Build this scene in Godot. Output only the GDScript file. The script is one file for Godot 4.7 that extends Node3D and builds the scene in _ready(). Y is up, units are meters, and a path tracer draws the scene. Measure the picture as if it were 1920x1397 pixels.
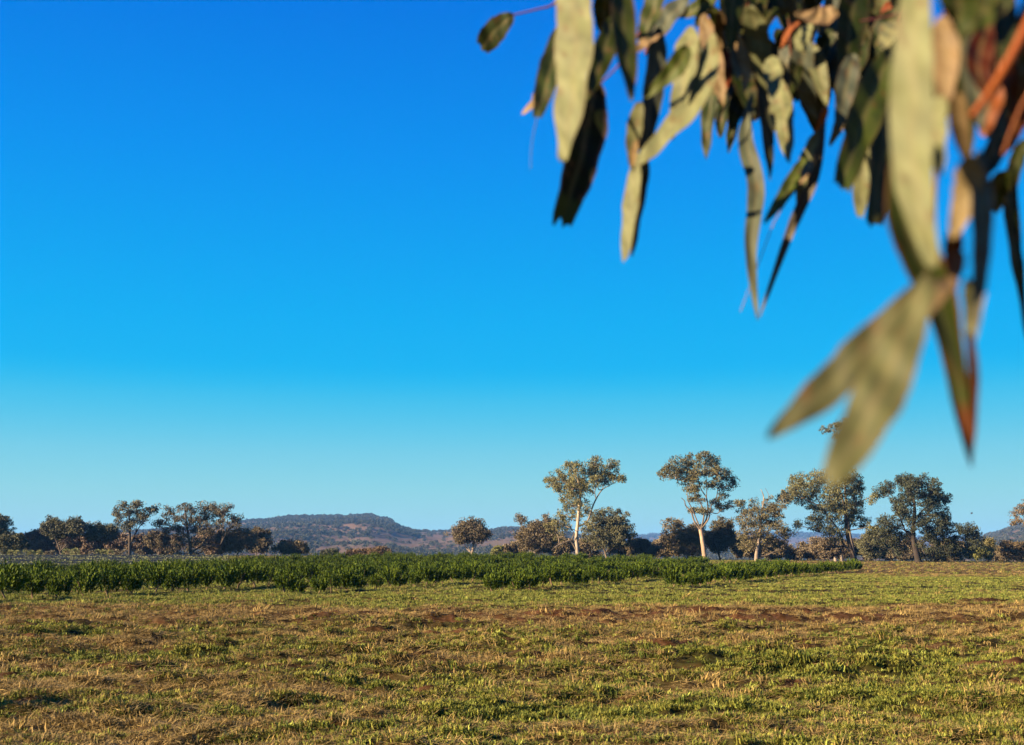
extends Node3D

const EYE := 1.6
const PITCH := 9.25
var rng := RandomNumberGenerator.new()
var n_big := FastNoiseLite.new()
var n_mid := FastNoiseLite.new()
var n_fine := FastNoiseLite.new()
var n_hill := FastNoiseLite.new()
var used := {}
var M := {}

# ---------------------------------------------------------------- mesh builder
class Shape:
	var v := PackedVector3Array()
	var n := PackedVector3Array()
	var c := PackedColorArray()
	var ix := PackedInt32Array()

	func face4(a: Vector3, b: Vector3, d: Vector3, e: Vector3, col: Color, nn: Vector3) -> void:
		var k := v.size()
		v.push_back(a); v.push_back(b); v.push_back(d); v.push_back(e)
		for _i in 4:
			n.push_back(nn); c.push_back(col)
		ix.append_array(PackedInt32Array([k, k + 1, k + 2, k, k + 2, k + 3]))

	# a flat lance-shaped leaf from base a along dir, widest past the middle
	func blade(a: Vector3, dir: Vector3, side: Vector3, col: Color) -> void:
		var tip := a + dir
		var m := a + dir * 0.45
		var nn := side.cross(dir).normalized()
		face4(a, m + side, tip, m - side, col, nn)

	func blade3(a: Vector3, b: Vector3, t: Vector3, col: Color) -> void:
		var k := v.size()
		var nn := (t - a).cross(b - a).normalized()
		v.push_back(a); v.push_back(b); v.push_back(t)
		for _i in 3:
			n.push_back(nn); c.push_back(col)
		ix.append_array(PackedInt32Array([k, k + 1, k + 2]))

	func tube(pts: PackedVector3Array, rad: PackedFloat32Array, sides: int, col: Color, col2: Color, wob: FastNoiseLite) -> void:
		var k := v.size()
		var last := pts.size() - 1
		var ref := Vector3(0.31, 0.2, 0.93)
		for i in pts.size():
			var t := (pts[mini(i + 1, last)] - pts[maxi(i - 1, 0)]).normalized()
			var s := t.cross(ref).normalized()
			var u := s.cross(t).normalized()
			for j in sides:
				var a := TAU * j / sides
				var o := s * cos(a) + u * sin(a)
				var p := pts[i] + o * rad[i]
				v.push_back(p)
				n.push_back(o)
				var w := 0.5
				if wob:
					w = clampf(0.5 + 1.3 * wob.get_noise_3d(p.x * 4.0, p.y * 1.6, p.z * 4.0), 0.0, 1.0)
				c.push_back(col.lerp(col2, w))
		for i in last:
			for j in sides:
				var a0 := k + i * sides + j
				var a1 := k + i * sides + (j + 1) % sides
				ix.append_array(PackedInt32Array([a0, a0 + sides, a1, a1, a0 + sides, a1 + sides]))

	func mesh() -> ArrayMesh:
		# wind every face clockwise as seen from the side its normal points to
		for i in range(0, ix.size(), 3):
			var p := v[ix[i]]
			if (v[ix[i + 1]] - p).cross(v[ix[i + 2]] - p).dot(n[ix[i]]) > 0.0:
				var k := ix[i + 1]
				ix[i + 1] = ix[i + 2]
				ix[i + 2] = k
		var a := []
		a.resize(Mesh.ARRAY_MAX)
		a[Mesh.ARRAY_VERTEX] = v
		a[Mesh.ARRAY_NORMAL] = n
		a[Mesh.ARRAY_COLOR] = c
		a[Mesh.ARRAY_INDEX] = ix
		var m := ArrayMesh.new()
		m.add_surface_from_arrays(Mesh.PRIMITIVE_TRIANGLES, a)
		return m

# ---------------------------------------------------------------- naming
func numbered(called: String) -> String:
	if not used.has(called):
		used[called] = 0
		return called
	used[called] += 1
	return "%s_%03d" % [called, used[called]]

func tag(o: Node3D, label: String, category: String, group := "", kind := "") -> void:
	if label: o.set_meta("label", label)
	if category: o.set_meta("category", category)
	if group: o.set_meta("group", group)
	if kind: o.set_meta("kind", kind)

func thing(called: String, at: Vector3, label: String, category: String, group := "") -> Node3D:
	var o := Node3D.new()
	o.name = numbered(called)
	add_child(o)
	o.position = at
	tag(o, label, category, group)
	return o

func part(called: String, mesh: Mesh, mat: Material, parent: Node3D) -> MeshInstance3D:
	var o := MeshInstance3D.new()
	o.name = called
	o.mesh = mesh
	o.material_override = mat
	parent.add_child(o, true)
	return o

# ---------------------------------------------------------------- lie of the land
func rnd(a: float, b: float) -> float:
	return rng.randf_range(a, b)

func crest(b: float) -> float:
	var k := [[-0.5, 1.5], [-0.15, 1.33], [0.0, 1.12], [0.16, 0.66], [0.45, 0.3]]
	if b <= k[0][0]: return k[0][1]
	for i in range(1, k.size()):
		if b <= k[i][0]:
			return lerpf(k[i - 1][1], k[i][1], (b - k[i - 1][0]) / (k[i][0] - k[i - 1][0]))
	return k[-1][1]

# height of the paddock at x, d metres ahead
func land(x: float, d: float) -> float:
	var h := 0.0
	if d > 80.0:
		h = smoothstep(80.0, 215.0, d) * crest(x / d) - smoothstep(222.0, 480.0, d) * 11.0
	var near := 1.0 - smoothstep(60.0, 160.0, absf(d))
	if near > 0.0:
		h += near * (0.17 * n_big.get_noise_2d(x * 0.45, d * 1.3) + (0.13 + 0.13 * smoothstep(14.0, 18.0, d) * (1.0 - smoothstep(29.0, 35.0, d))) * n_mid.get_noise_2d(x * 0.6, d * 1.4))
		if d < 50.0:
			h += (1.0 - smoothstep(30.0, 50.0, d)) * 0.075 * n_fine.get_noise_2d(x, d)
	return h

# a place on the paddock by its bearing in the photograph and its distance
func bearing(px: float) -> float:
	return (px - 960.0) / 2128.0

func on_land(px: float, d: float) -> Vector3:
	var x := bearing(px) * d
	return Vector3(x, land(x, d), -d)

# a point ahead of the eye at depth d
func ahead(px: float, py: float, d: float) -> Vector3:
	var r := Vector3((px - 960.0) / 2100.0, -(py - 698.5) / 2100.0, -1.0).rotated(Vector3.RIGHT, deg_to_rad(PITCH))
	return Vector3(0, EYE, 0) + r * (d / -r.z)

# what grows at a place: x green share, y bare red soil share
const PATCHES := [
	# bearing px, row py, width m, depth m, green, soil
	[900, 1186, 1.7, 0.9, 0.0, 0.9], [1120, 1212, 2.2, 0.6, 0.0, 0.75], [1300, 1160, 7.0, 3.0, -0.5, 0.75], [1050, 1150, 5.0, 1.5, -0.4, 0.6], [700, 1180, 3.0, 0.8, -0.2, 0.6], [200, 1240, 1.5, 0.5, -0.2, 0.6], [1400, 1210, 3.0, 0.7, -0.2, 0.5], [500, 1300, 1.2, 0.4, -0.2, 0.5],
	[1700, 1140, 8.0, 2.5, -0.5, 0.75], [1885, 1252, 0.8, 0.6, -0.3, 0.9], [1880, 1300, 0.9, 0.35, -0.3, 0.9],
	[1560, 1325, 1.0, 0.4, -0.2, 0.6], [1200, 1388, 0.8, 0.25, -0.2, 0.8], [1650, 1390, 0.8, 0.2, -0.2, 0.7],
	[560, 1155, 5.0, 2.0, -0.5, 0.1], [300, 1230, 1.6, 1.2, 0.5, -0.3], [130, 1300, 1.6, 0.8, -0.7, 0.0],
	[420, 1360, 1.6, 0.5, -0.6, 0.0], [700, 1350, 1.3, 0.5, -0.5, 0.0], [1000, 1330, 1.4, 1.0, 0.6, -0.3],
	[1250, 1330, 1.6, 0.9, 0.5, -0.2], [1700, 1300, 1.6, 1.0, 0.4, 0.0], [800, 1290, 1.2, 1.0, 0.4, 0.0],
	[250, 1205, 1.5, 1.0, -0.4, 0.2], [1480, 1245, 2.5, 1.6, 0.35, 0.0], [60, 1255, 2.0, 0.8, -0.2, 0.4],
	[640, 1195, 1.5, 1.0, -0.4, 0.1], [1000, 1245, 1.6, 0.7, -0.6, 0.1], [1700, 1085, 9.0, 9.0, 0.5, -0.2],
	[1540, 1078, 4.0, 6.0, 0.6, -0.3], [180, 1190, 2.0, 1.0, 0.5, -0.3], [1760, 1210, 2.0, 1.2, 0.4, -0.1],
]
var spots := []

func growth(x: float, d: float) -> Vector2:
	var b := x / maxf(d, 1.0)
	var e := d + 2.5 * n_big.get_noise_2d(x * 0.5 + 40.0, d * 0.5)
	var g := 0.5
	if e > 80.0:
		g = 0.14 if b > 0.22 else 0.45
	elif e > 34.0:
		g = 0.82 if e > 38.0 else lerpf(0.08, 0.82, (e - 34.0) / 4.0)
	elif e > 27.0:
		g = 0.08
	elif e > 19.0:
		g = lerpf(0.42, 0.3, clampf(b * 2.0 + 0.5, 0, 1))
	else:
		g = lerpf(0.40, 0.6, clampf(b * 2.5 + 0.5, 0, 1))
	var m := n_big.get_noise_2d(x * 1.7 + 90.0, d * 2.2)
	g += 0.05 + 0.5 * m + 0.55 * n_mid.get_noise_2d(x * 1.3, d * 2.0 + 300.0)
	var s := smoothstep(0.2, 0.45, n_mid.get_noise_2d(x * 0.7 + 500.0, d * 2.4)) * 0.9
	if d > 40.0: s *= 0.2
	for p in spots:
		var q: float = pow((x - p[0]) / p[2], 2.0) + pow((d - p[1]) / p[3], 2.0)
		if q < 1.6:
			var w := 1.0 - smoothstep(0.3, 1.6, q + 0.7 * n_mid.get_noise_2d(x * 2.0, d * 3.0))
			g += p[4] * w
			s += p[5] * w
	return Vector2(clampf(g, 0, 1), clampf(s, 0, 1))

# ---------------------------------------------------------------- materials
func noise_tex(freq: float, lo: Color, hi: Color, seed_: int, size := 512) -> NoiseTexture2D:
	var f := FastNoiseLite.new()
	f.seed = seed_
	f.frequency = freq
	f.fractal_octaves = 5
	var t := NoiseTexture2D.new()
	t.width = size; t.height = size
	t.seamless = true
	t.noise = f
	var r := Gradient.new()
	r.offsets = PackedFloat32Array([0.15, 0.85])
	r.colors = PackedColorArray([lo, hi])
	t.color_ramp = r
	return t

func vmat(rough: float, back := 0.0, spec := 0.3) -> StandardMaterial3D:
	var m := StandardMaterial3D.new()
	m.vertex_color_use_as_albedo = true
	m.roughness = rough
	m.metallic_specular = spec
	m.cull_mode = BaseMaterial3D.CULL_DISABLED
	if back > 0.0:
		m.backlight_enabled = true
		m.backlight = Color(back, back, back * 0.6)
	return m

func materials() -> void:
	M.ground = vmat(1.0, 0.0, 0.1)
	M.ground.albedo_texture = noise_tex(0.02, Color(0.62, 0.6, 0.56), Color(1, 1, 1), 5)
	M.ground.uv1_triplanar = true
	M.ground.uv1_world_triplanar = true
	M.ground.uv1_scale = Vector3.ONE * 0.6
	M.leaf = vmat(0.65, 0.3, 0.2)
	M.gum = vmat(0.6, 0.22, 0.3)
	M.bark = vmat(0.9, 0.0, 0.2)
	M.grass = vmat(0.75, 0.3, 0.2)
	M.hill = vmat(1.0, 0.0, 0.1)
	M.film = vmat(0.7, 0.0, 0.15)
	M.feather = vmat(0.7)

# ---------------------------------------------------------------- land sheets
func build_ground() -> void:
	var ang := PackedFloat32Array()
	var a := -180.0
	while a < 180.01:
		ang.push_back(deg_to_rad(a))
		a += 5.0 if absf(a + (2.5 if a < 0 else -2.5)) > 42.0 else 0.17
	var rad := PackedFloat32Array([0.3, 1.5, 3, 4.5, 6])
	var r := 7.0
	while r < 9000.0:
		rad.push_back(r)
		r *= 1.0095 if r < 45.0 else (1.02 if r < 235.0 else 1.12)
	var s := Shape.new()
	var na := ang.size()
	for q in rad:
		for t in ang:
			var x := q * sin(t)
			var d := q * cos(t)
			s.v.push_back(Vector3(x, land(x, d), -d))
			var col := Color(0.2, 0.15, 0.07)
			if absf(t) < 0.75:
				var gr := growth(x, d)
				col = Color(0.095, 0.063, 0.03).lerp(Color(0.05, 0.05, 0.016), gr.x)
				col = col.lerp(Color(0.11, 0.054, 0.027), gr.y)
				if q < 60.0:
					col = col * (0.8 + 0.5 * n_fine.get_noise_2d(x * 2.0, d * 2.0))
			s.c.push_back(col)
	for i in rad.size() - 1:
		for j in na - 1:
			var k := i * na + j
			s.ix.append_array(PackedInt32Array([k, k + na, k + 1, k + 1, k + na, k + na + 1]))
	s.n.resize(s.v.size())
	for i in rad.size():
		for j in na:
			var k := i * na + j
			var pr := s.v[mini(i + 1, rad.size() - 1) * na + j] - s.v[maxi(i - 1, 0) * na + j]
			var pa := s.v[i * na + mini(j + 1, na - 1)] - s.v[i * na + maxi(j - 1, 0)]
			var nn := pa.cross(pr).normalized()
			s.n[k] = nn if nn.y > 0 else -nn
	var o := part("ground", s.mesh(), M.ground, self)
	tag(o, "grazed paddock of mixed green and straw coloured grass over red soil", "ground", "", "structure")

func along(keys: Array, px: float) -> float:
	if px <= keys[0][0]: return keys[0][1]
	for i in range(1, keys.size()):
		if px <= keys[i][0]:
			var t: float = (px - keys[i - 1][0]) / (keys[i][0] - keys[i - 1][0])
			return lerpf(keys[i - 1][1], keys[i][1], t * t * (3.0 - 2.0 * t))
	return keys[-1][1]

func hill_height(keys: Array, px: float, d: float, front: float, top: float, back: float, rough: float) -> float:
	var peak := (1040.0 - along(keys, px)) * top / 2156.0 + EYE
	var t := clampf((d - front) / (top - front), 0, 1) if d < top else clampf((back - d) / (back - top), 0, 1)
	t = pow(t, 0.85) if d < top else smoothstep(0, 1, t)
	var x := bearing(px) * d
	return -12.0 + (peak + 12.0) * t + rough * sin(PI * clampf(t, 0, 1)) * n_hill.get_noise_2d(x, d) + rough * 0.12 * n_hill.get_noise_2d(x * 5.0, d * 5.0)

func build_hill(keys: Array, p0: float, p1: float, front: float, top: float, back: float, rough: float, label: String, trees: int, size: float, forest_label: String, bare: Array) -> void:
	var s := Shape.new()
	var nx := 200
	var nd := 60
	for i in nd + 1:
		var d := lerpf(front, back, float(i) / nd)
		for j in nx + 1:
			var px := lerpf(p0, p1, float(j) / nx)
			s.v.push_back(Vector3(bearing(px) * d, hill_height(keys, px, d, front, top, back, rough), -d))
			var w := clampf(0.5 + 0.9 * n_hill.get_noise_2d(bearing(px) * d * 2.0, d * 2.0), 0, 1)
			s.c.push_back(Color(0.15, 0.1, 0.068).lerp(Color(0.08, 0.06, 0.042), w))
	var na := nx + 1
	for i in nd:
		for j in nx:
			var k := i * na + j
			s.ix.append_array(PackedInt32Array([k, k + na, k + 1, k + 1, k + na, k + na + 1]))
	s.n.resize(s.v.size())
	for i in nd + 1:
		for j in na:
			var pr := s.v[mini(i + 1, nd) * na + j] - s.v[maxi(i - 1, 0) * na + j]
			var pa := s.v[i * na + mini(j + 1, nx)] - s.v[i * na + maxi(j - 1, 0)]
			s.n[i * na + j] = pa.cross(pr).normalized()
	var o := part(numbered("hill"), s.mesh(), M.hill, self)
	tag(o, label, "hill", "", "structure")
	var tr := []
	var cs := []
	var tries := 0
	while tr.size() < trees and tries < trees * 6:
		tries += 1
		var px := rnd(p0, p1)
		var d := lerpf(front, lerpf(top, back, 0.2), pow(rng.randf(), 0.75))
		var x := bearing(px) * d
		var h := hill_height(keys, px, d, front, top, back, rough)
		var py := 1040.0 - (h - EYE) * 2156.0 / d
		var keep := 0.95
		for q in bare:
			if pow((px - q[0]) / q[2], 2.0) + pow((py - q[1]) / q[3], 2.0) < 1.0 + 0.8 * n_hill.get_noise_2d(x * 4.0, d * 4.0):
				keep = q[4]
		if rng.randf() > keep or n_hill.get_noise_2d(x * 2.5 + 900.0, d * 2.5) > 0.8: continue
		var k := size * rnd(0.6, 1.25)
		tr.push_back(Transform3D(Basis(Vector3.UP, rnd(0, TAU)).scaled(Vector3(k, k * rnd(0.75, 1.1), k)), Vector3(x, h - 0.06 * k, -d)))
		var g := rnd(0.7, 1.25)
		cs.push_back(Color(0.058, 0.06, 0.035) * g)
	scatter("hill_forest", woodland_clump(), tr, cs, M.gum, forest_label, "forest")

# one far tree of the woodland: crown of leaf sprays over a short stem, unit height
func woodland_clump() -> ArrayMesh:
	var s := Shape.new()
	for i in 9:
		var cen := Vector3(rnd(-0.32, 0.32), rnd(0.42, 0.85), rnd(-0.32, 0.32))
		for j in 16:
			var o := Vector3(rnd(-1, 1), rnd(-1, 1), rnd(-1, 1)).normalized() * rnd(0.08, 0.2)
			o.y *= 0.75
			var dir := (o.normalized() + Vector3(rnd(-1, 1), rnd(-1, 0.4), rnd(-1, 1))).normalized() * rnd(0.14, 0.24)
			var side := dir.cross(Vector3(rnd(-1, 1), rnd(-1, 1), rnd(-1, 1))).normalized() * rnd(0.04, 0.075)
			s.blade(cen + o, dir, side, Color.WHITE * rnd(0.75, 1.2))
	s.tube(PackedVector3Array([Vector3(0, -0.05, 0), Vector3(0.03, 0.3, 0), Vector3(-0.02, 0.6, 0.02)]), PackedFloat32Array([0.03, 0.022, 0.01]), 4, Color(0.95, 0.9, 0.85), Color(0.8, 0.75, 0.7), null)
	return s.mesh()

func scatter(called: String, mesh: Mesh, tr: Array, cs: Array, mat: Material, label: String, category: String, parent: Node3D = self) -> void:
	var mm := MultiMesh.new()
	mm.transform_format = MultiMesh.TRANSFORM_3D
	mm.use_colors = true
	mm.mesh = mesh
	mm.instance_count = tr.size()
	for i in tr.size():
		mm.set_instance_transform(i, tr[i])
		mm.set_instance_color(i, cs[i])
	var o := MultiMeshInstance3D.new()
	o.name = numbered(called)
	o.multimesh = mm
	o.material_override = mat
	parent.add_child(o)
	tag(o, label, category, "", "stuff")

# ---------------------------------------------------------------- grass
func grass_tuft(kind: String) -> ArrayMesh:
	var s := Shape.new()
	if kind == "straw":
		for i in 13:
			var a := rnd(0, TAU)
			var lean := rnd(0.05, 0.7)
			var h := rnd(0.05, 0.16)
			var p := Vector3(rnd(-0.05, 0.05), -0.01, rnd(-0.05, 0.05))
			var out := Vector3(cos(a), 0, sin(a))
			var side := Vector3(-sin(a), 0, cos(a)).rotated(Vector3.UP, rnd(-0.8, 0.8)) * rnd(0.0022, 0.004)
			var mid := p + Vector3.UP * h * 0.6 + out * lean * h * 0.35
			var tip := p + Vector3.UP * h * (1.0 - lean * 0.25) + out * lean * h
			var g := Color.WHITE * rnd(0.6, 1.3)
			var nn := side.cross(mid - p).normalized()
			s.face4(p - side, p + side, mid + side * 0.8, mid - side * 0.8, g, nn)
			s.blade3(mid - side * 0.8, mid + side * 0.8, tip, g)
	elif kind == "hay":
		for i in 15:
			var a := rnd(0, TAU)
			var p := Vector3(rnd(-0.09, 0.09), rnd(0.0, 0.045), rnd(-0.09, 0.09))
			var dir := Vector3(cos(a), rnd(-0.2, 0.35), sin(a)) * rnd(0.06, 0.17)
			var side := dir.cross(Vector3(rnd(-0.5, 0.5), 1, rnd(-0.5, 0.5))).normalized() * rnd(0.002, 0.0045)
			s.blade(p, dir, side, Color.WHITE * rnd(0.55, 1.3))
	elif kind == "weed":
		for i in 16:
			var a := rnd(0, TAU)
			var out := Vector3(cos(a), 0, sin(a))
			var p := out * rnd(0.0, 0.06) + Vector3(0, -0.005, 0)
			var dir := (out * rnd(0.3, 1.0) + Vector3.UP * rnd(0.25, 1.3)).normalized() * rnd(0.028, 0.062)
			var side := Vector3(-sin(a), rnd(-0.4, 0.4), cos(a)) * rnd(0.004, 0.0085)
			s.blade(p + Vector3.UP * rnd(0, 0.03), dir, side, Color.WHITE * rnd(0.6, 1.35))
	else:
		for i in 14:
			var a := rnd(0, TAU)
			var lean := rnd(0.1, 0.9)
			var h := rnd(0.04, 0.115)
			var p := Vector3(rnd(-0.05, 0.05), -0.01, rnd(-0.05, 0.05))
			var out := Vector3(cos(a), 0, sin(a))
			var side := Vector3(-sin(a), 0, cos(a)) * rnd(0.003, 0.0055)
			var mid := p + Vector3.UP * h * 0.65 + out * lean * h * 0.3
			var tip := p + Vector3.UP * h * (1.0 - lean * 0.4) + out * lean * h
			var g := Color.WHITE * rnd(0.6, 1.3)
			s.face4(p - side, p + side, mid + side, mid - side, g, side.cross(mid - p).normalized())
			s.blade3(mid - side, mid + side, tip, g)
	return s.mesh()

func build_grass() -> void:
	var tr := {}
	var cs := {}
	var kinds := ["straw", "straw2", "hay", "hay2", "green", "green2", "weed", "weed2"]
	for k in kinds:
		tr[k] = []
		cs[k] = []
	# [from, to, tufts, size]
	var zones := [[8.3, 14.0, 62000, 0.95], [14.0, 24.0, 66000, 1.15], [24.0, 46.0, 90000, 1.3], [46.0, 95.0, 70000, 1.9], [95.0, 222.0, 30000, 3.2]]
	for zn in zones:
		for i in int(zn[2]):
			var d := sqrt(lerpf(zn[0] * zn[0], zn[1] * zn[1], rng.randf()))
			var b := rnd(-0.53, 0.53)
			var x := b * d
			var gr := growth(x, d)
			if rng.randf() < gr.y * 0.68: continue
			var f := n_fine.get_noise_2d(x * 1.1 + 70.0, d * 1.6)
			var lump := n_mid.get_noise_2d(x * 1.1 + 33.0, d * 2.4) + 0.25 * f
			if d < 46.0 and lump < -0.2 and rng.randf() < 0.88: continue
			var k := ""
			var col: Color
			var u := rng.randf()
			if u < gr.x:
				k = "weed" if rng.randf() < (0.6 if d < 30.0 else 0.3) else "green"
				if d > 34.0:
					col = Color(0.23, 0.23, 0.05).lerp(Color(0.11, 0.14, 0.028), rng.randf())
				else:
					col = Color(0.22, 0.205, 0.038).lerp(Color(0.06, 0.09, 0.015), rng.randf())
				if rng.randf() < 0.06: col = Color(0.27, 0.3, 0.06)
			else:
				k = "hay" if rng.randf() < 0.68 else "straw"
				col = Color(0.39, 0.275, 0.095).lerp(Color(0.14, 0.095, 0.037), rng.randf())
				if rng.randf() < 0.2: col = Color(0.20, 0.15, 0.06)
			if rng.randf() < 0.5: k += "2"
			if not tr.has(k): k = k.left(-1)
			var z: float = zn[3] * rnd(0.65, 1.3)
			if lump > 0.2 and not k.begins_with("weed") and d < 46.0: z *= rnd(1.05, 1.7 if k.begins_with("straw") else 1.35)
			var hs := rnd(0.5, 0.95) * (0.7 if k.begins_with("straw") else 1.0) * (0.72 if d > 46.0 else 1.0)
			var bs := Basis(Vector3(rnd(-0.2, 0.2), 1, rnd(-0.2, 0.2)).normalized(), rnd(0, TAU)).scaled(Vector3(z, z * hs, z))
			tr[k].push_back(Transform3D(bs, Vector3(x, land(x, d), -d)))
			cs[k].push_back(col * rnd(0.8, 1.15))
	var names := {
		"straw": ["dry_grass", "upright straw coloured dry grass standing across the paddock"],
		"straw2": ["dry_grass", "upright straw coloured dry grass mixed through the green"],
		"hay": ["cut_grass", "loose cut grass strands lying flat on the paddock"],
		"hay2": ["cut_grass", "tangled cut grass litter lying on the paddock"],
		"green": ["green_grass", "short green grass blades growing across the paddock"],
		"green2": ["green_grass", "short yellow green grass growing in the paddock"],
		"weed": ["ground_weeds", "low broad leaved green weeds growing in the paddock"],
		"weed2": ["ground_weeds", "low leafy green weeds spreading through the paddock"]}
	for k in kinds:
		scatter(names[k][0], grass_tuft(k.trim_suffix("2")), tr[k], cs[k], M.grass, names[k][1], "grass")

# ---------------------------------------------------------------- crop shrubs
func shrub_foliage() -> ArrayMesh:
	var s := Shape.new()
	var shoots := 54
	for i in shoots:
		var a := rnd(0, TAU)
		var q := sqrt((i + rng.randf()) / shoots)
		var out := Vector3(cos(a), 0, sin(a))
		var foot := out * q * 0.3 + Vector3(0, 0.12 + 0.3 * rng.randf(), 0)
		var dir := (Vector3.UP + out * q * rnd(0.3, 0.85) + Vector3(rnd(-0.15, 0.15), 0, rnd(-0.15, 0.15))).normalized()
		var length := rnd(0.48, 0.72) * (1.05 - 0.42 * q)
		var tone := Color(0.034, 0.06, 0.008).lerp(Color(0.105, 0.14, 0.016), pow(rng.randf(), 1.3))
		var m := 30
		for j in m:
			var t := (j + rng.randf()) / m
			var p := foot + dir * length * t
			var aa := rnd(0, TAU)
			var side0 := dir.cross(Vector3(cos(aa), 0.3, sin(aa))).normalized()
			var ld := (dir * rnd(0.9, 1.3) + side0 * (0.7 - 0.35 * t)).normalized() * rnd(0.1, 0.16) * (1.1 - 0.35 * t)
			var sd := ld.cross(dir + Vector3(rnd(-0.5, 0.5), rnd(-0.5, 0.5), rnd(-0.5, 0.5))).normalized() * rnd(0.014, 0.024)
			s.blade(p, ld, sd, tone * rnd(0.8, 1.15))
	return s.mesh()

func shrub_stem() -> ArrayMesh:
	var s := Shape.new()
	var col := Color(0.16, 0.11, 0.07)
	for i in 4:
		var a := rnd(0, TAU)
		var o := Vector3(cos(a), 0, sin(a))
		s.tube(PackedVector3Array([Vector3(0, -0.06, 0), Vector3(0, 0.08, 0) + o * 0.03, Vector3(0, 0.3, 0) + o * 0.16, Vector3(0, 0.55, 0) + o * 0.26]), PackedFloat32Array([0.028, 0.022, 0.014, 0.006]), 5, col, col, null)
	return s.mesh()

func build_shrubs() -> void:
	# [x at first shrub, first depth, last depth, x gained per metre of depth]
	var rows := [
		[-17.6, 38.2, 165.0, 0.30, 34.5], [-9.0, 44.8, 150.0, 0.33, 44.8], [-0.9, 48.0, 128.0, 0.40, 48.0], [8.0, 56.0, 112.0, 0.47, 56.0],
		[-26.2, 41.0, 170.0, 0.29, 42.0], [-33.7, 41.0, 172.0, 0.28, 50.0], [-41.2, 41.0, 172.0, 0.27, 58.0], [-48.7, 41.0, 172.0, 0.26, 67.0]]
	var places := []
	for r in rows:
		var d: float = r[4]
		while d < r[2]:
			var x: float = r[0] + r[3] * (d - r[1]) + rnd(-0.12, 0.12)
			if x / d > -0.56:
				var k := rnd(0.82, 1.34) * (1.0 if r[0] < -10.0 else 0.92)
				places.push_back([Vector3(x, land(x, d), -d), k, rnd(0, TAU), rows.find(r), d < r[4] + 0.01])
			d += rnd(1.2, 1.55)
	places.sort_custom(func(p, q): return p[0].z > q[0].z)
	var nth := ["fifth", "sixth", "seventh", "eighth", "fourth", "third", "second", "first"]
	var foliage := []
	for i in 6: foliage.push_back(shrub_foliage())
	var stem := shrub_stem()
	var protos := []
	var far_tr := []
	var far_cs := []
	for i in places.size():
		var p = places[i]
		if i < 300:
			var o: Node3D
			if i < 6:
				o = thing("crop_shrub", p[0], "bushy dark green crop shrub with upright shoots in a planted row", "shrub", "green crop shrubs planted in rows")
				part("foliage", foliage[i], M.leaf, o)
				part("stem", stem, M.bark, o)
				protos.push_back(o)
			else:
				o = protos[i % 6].duplicate()
				o.name = numbered("crop_shrub")
				add_child(o)
			var row: String = nth[p[3]]
			if p[4] and p[3] in [1, 2, 3]:
				o.set_meta("label", "end shrub where the %s planted row from the film beds meets open grass" % row)
			else:
				o.set_meta("label", "bushy dark green crop shrub in the %s planted row from the film beds" % row)
			o.position = p[0]
			o.rotation.y = p[2]
			o.scale = Vector3(p[1] * rng.randf_range(0.85, 1.1), p[1], p[1] * rng.randf_range(0.85, 1.1))
		else:
			far_tr.push_back(Transform3D(Basis(Vector3.UP, p[2]).scaled(Vector3.ONE * p[1] * 1.05), p[0]))
			far_cs.push_back(Color.WHITE * rnd(0.85, 1.15))
	scatter("far_crop_shrubs", foliage[2], far_tr, far_cs, M.leaf, "far green crop shrubs merging into one mass behind the near rows", "shrubs")

# ---------------------------------------------------------------- gum trees
func curve_pts(pts: Array, seg := 4) -> PackedVector3Array:
	var out := PackedVector3Array()
	var n := pts.size()
	for i in n - 1:
		var p0: Vector3 = pts[maxi(i - 1, 0)]
		var p1: Vector3 = pts[i]
		var p2: Vector3 = pts[i + 1]
		var p3: Vector3 = pts[mini(i + 2, n - 1)]
		for j in seg:
			out.push_back(p1.cubic_interpolate(p2, p0, p3, float(j) / seg))
	out.push_back(pts[n - 1])
	return out

func leaf_clump(s: Shape, cen: Vector3, r: float, count: int, tone: Color, size: float) -> void:
	for j in count:
		var o := Vector3(rnd(-1, 1), rnd(-1, 1), rnd(-1, 1))
		o = o.normalized() * r * pow(rng.randf(), 0.45)
		o.y *= 0.8
		var dir := Vector3(rnd(-0.7, 0.7), rnd(-1.4, 0.3), rnd(-0.7, 0.7)).normalized() * size * rnd(0.75, 1.3)
		var side := dir.cross(Vector3(rnd(-1, 1), rnd(-0.5, 0.5), rnd(-1, 1))).normalized() * size * rnd(0.17, 0.27)
		s.blade(cen + o - dir * 0.4, dir, side, tone * rnd(0.7, 1.3))

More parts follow.
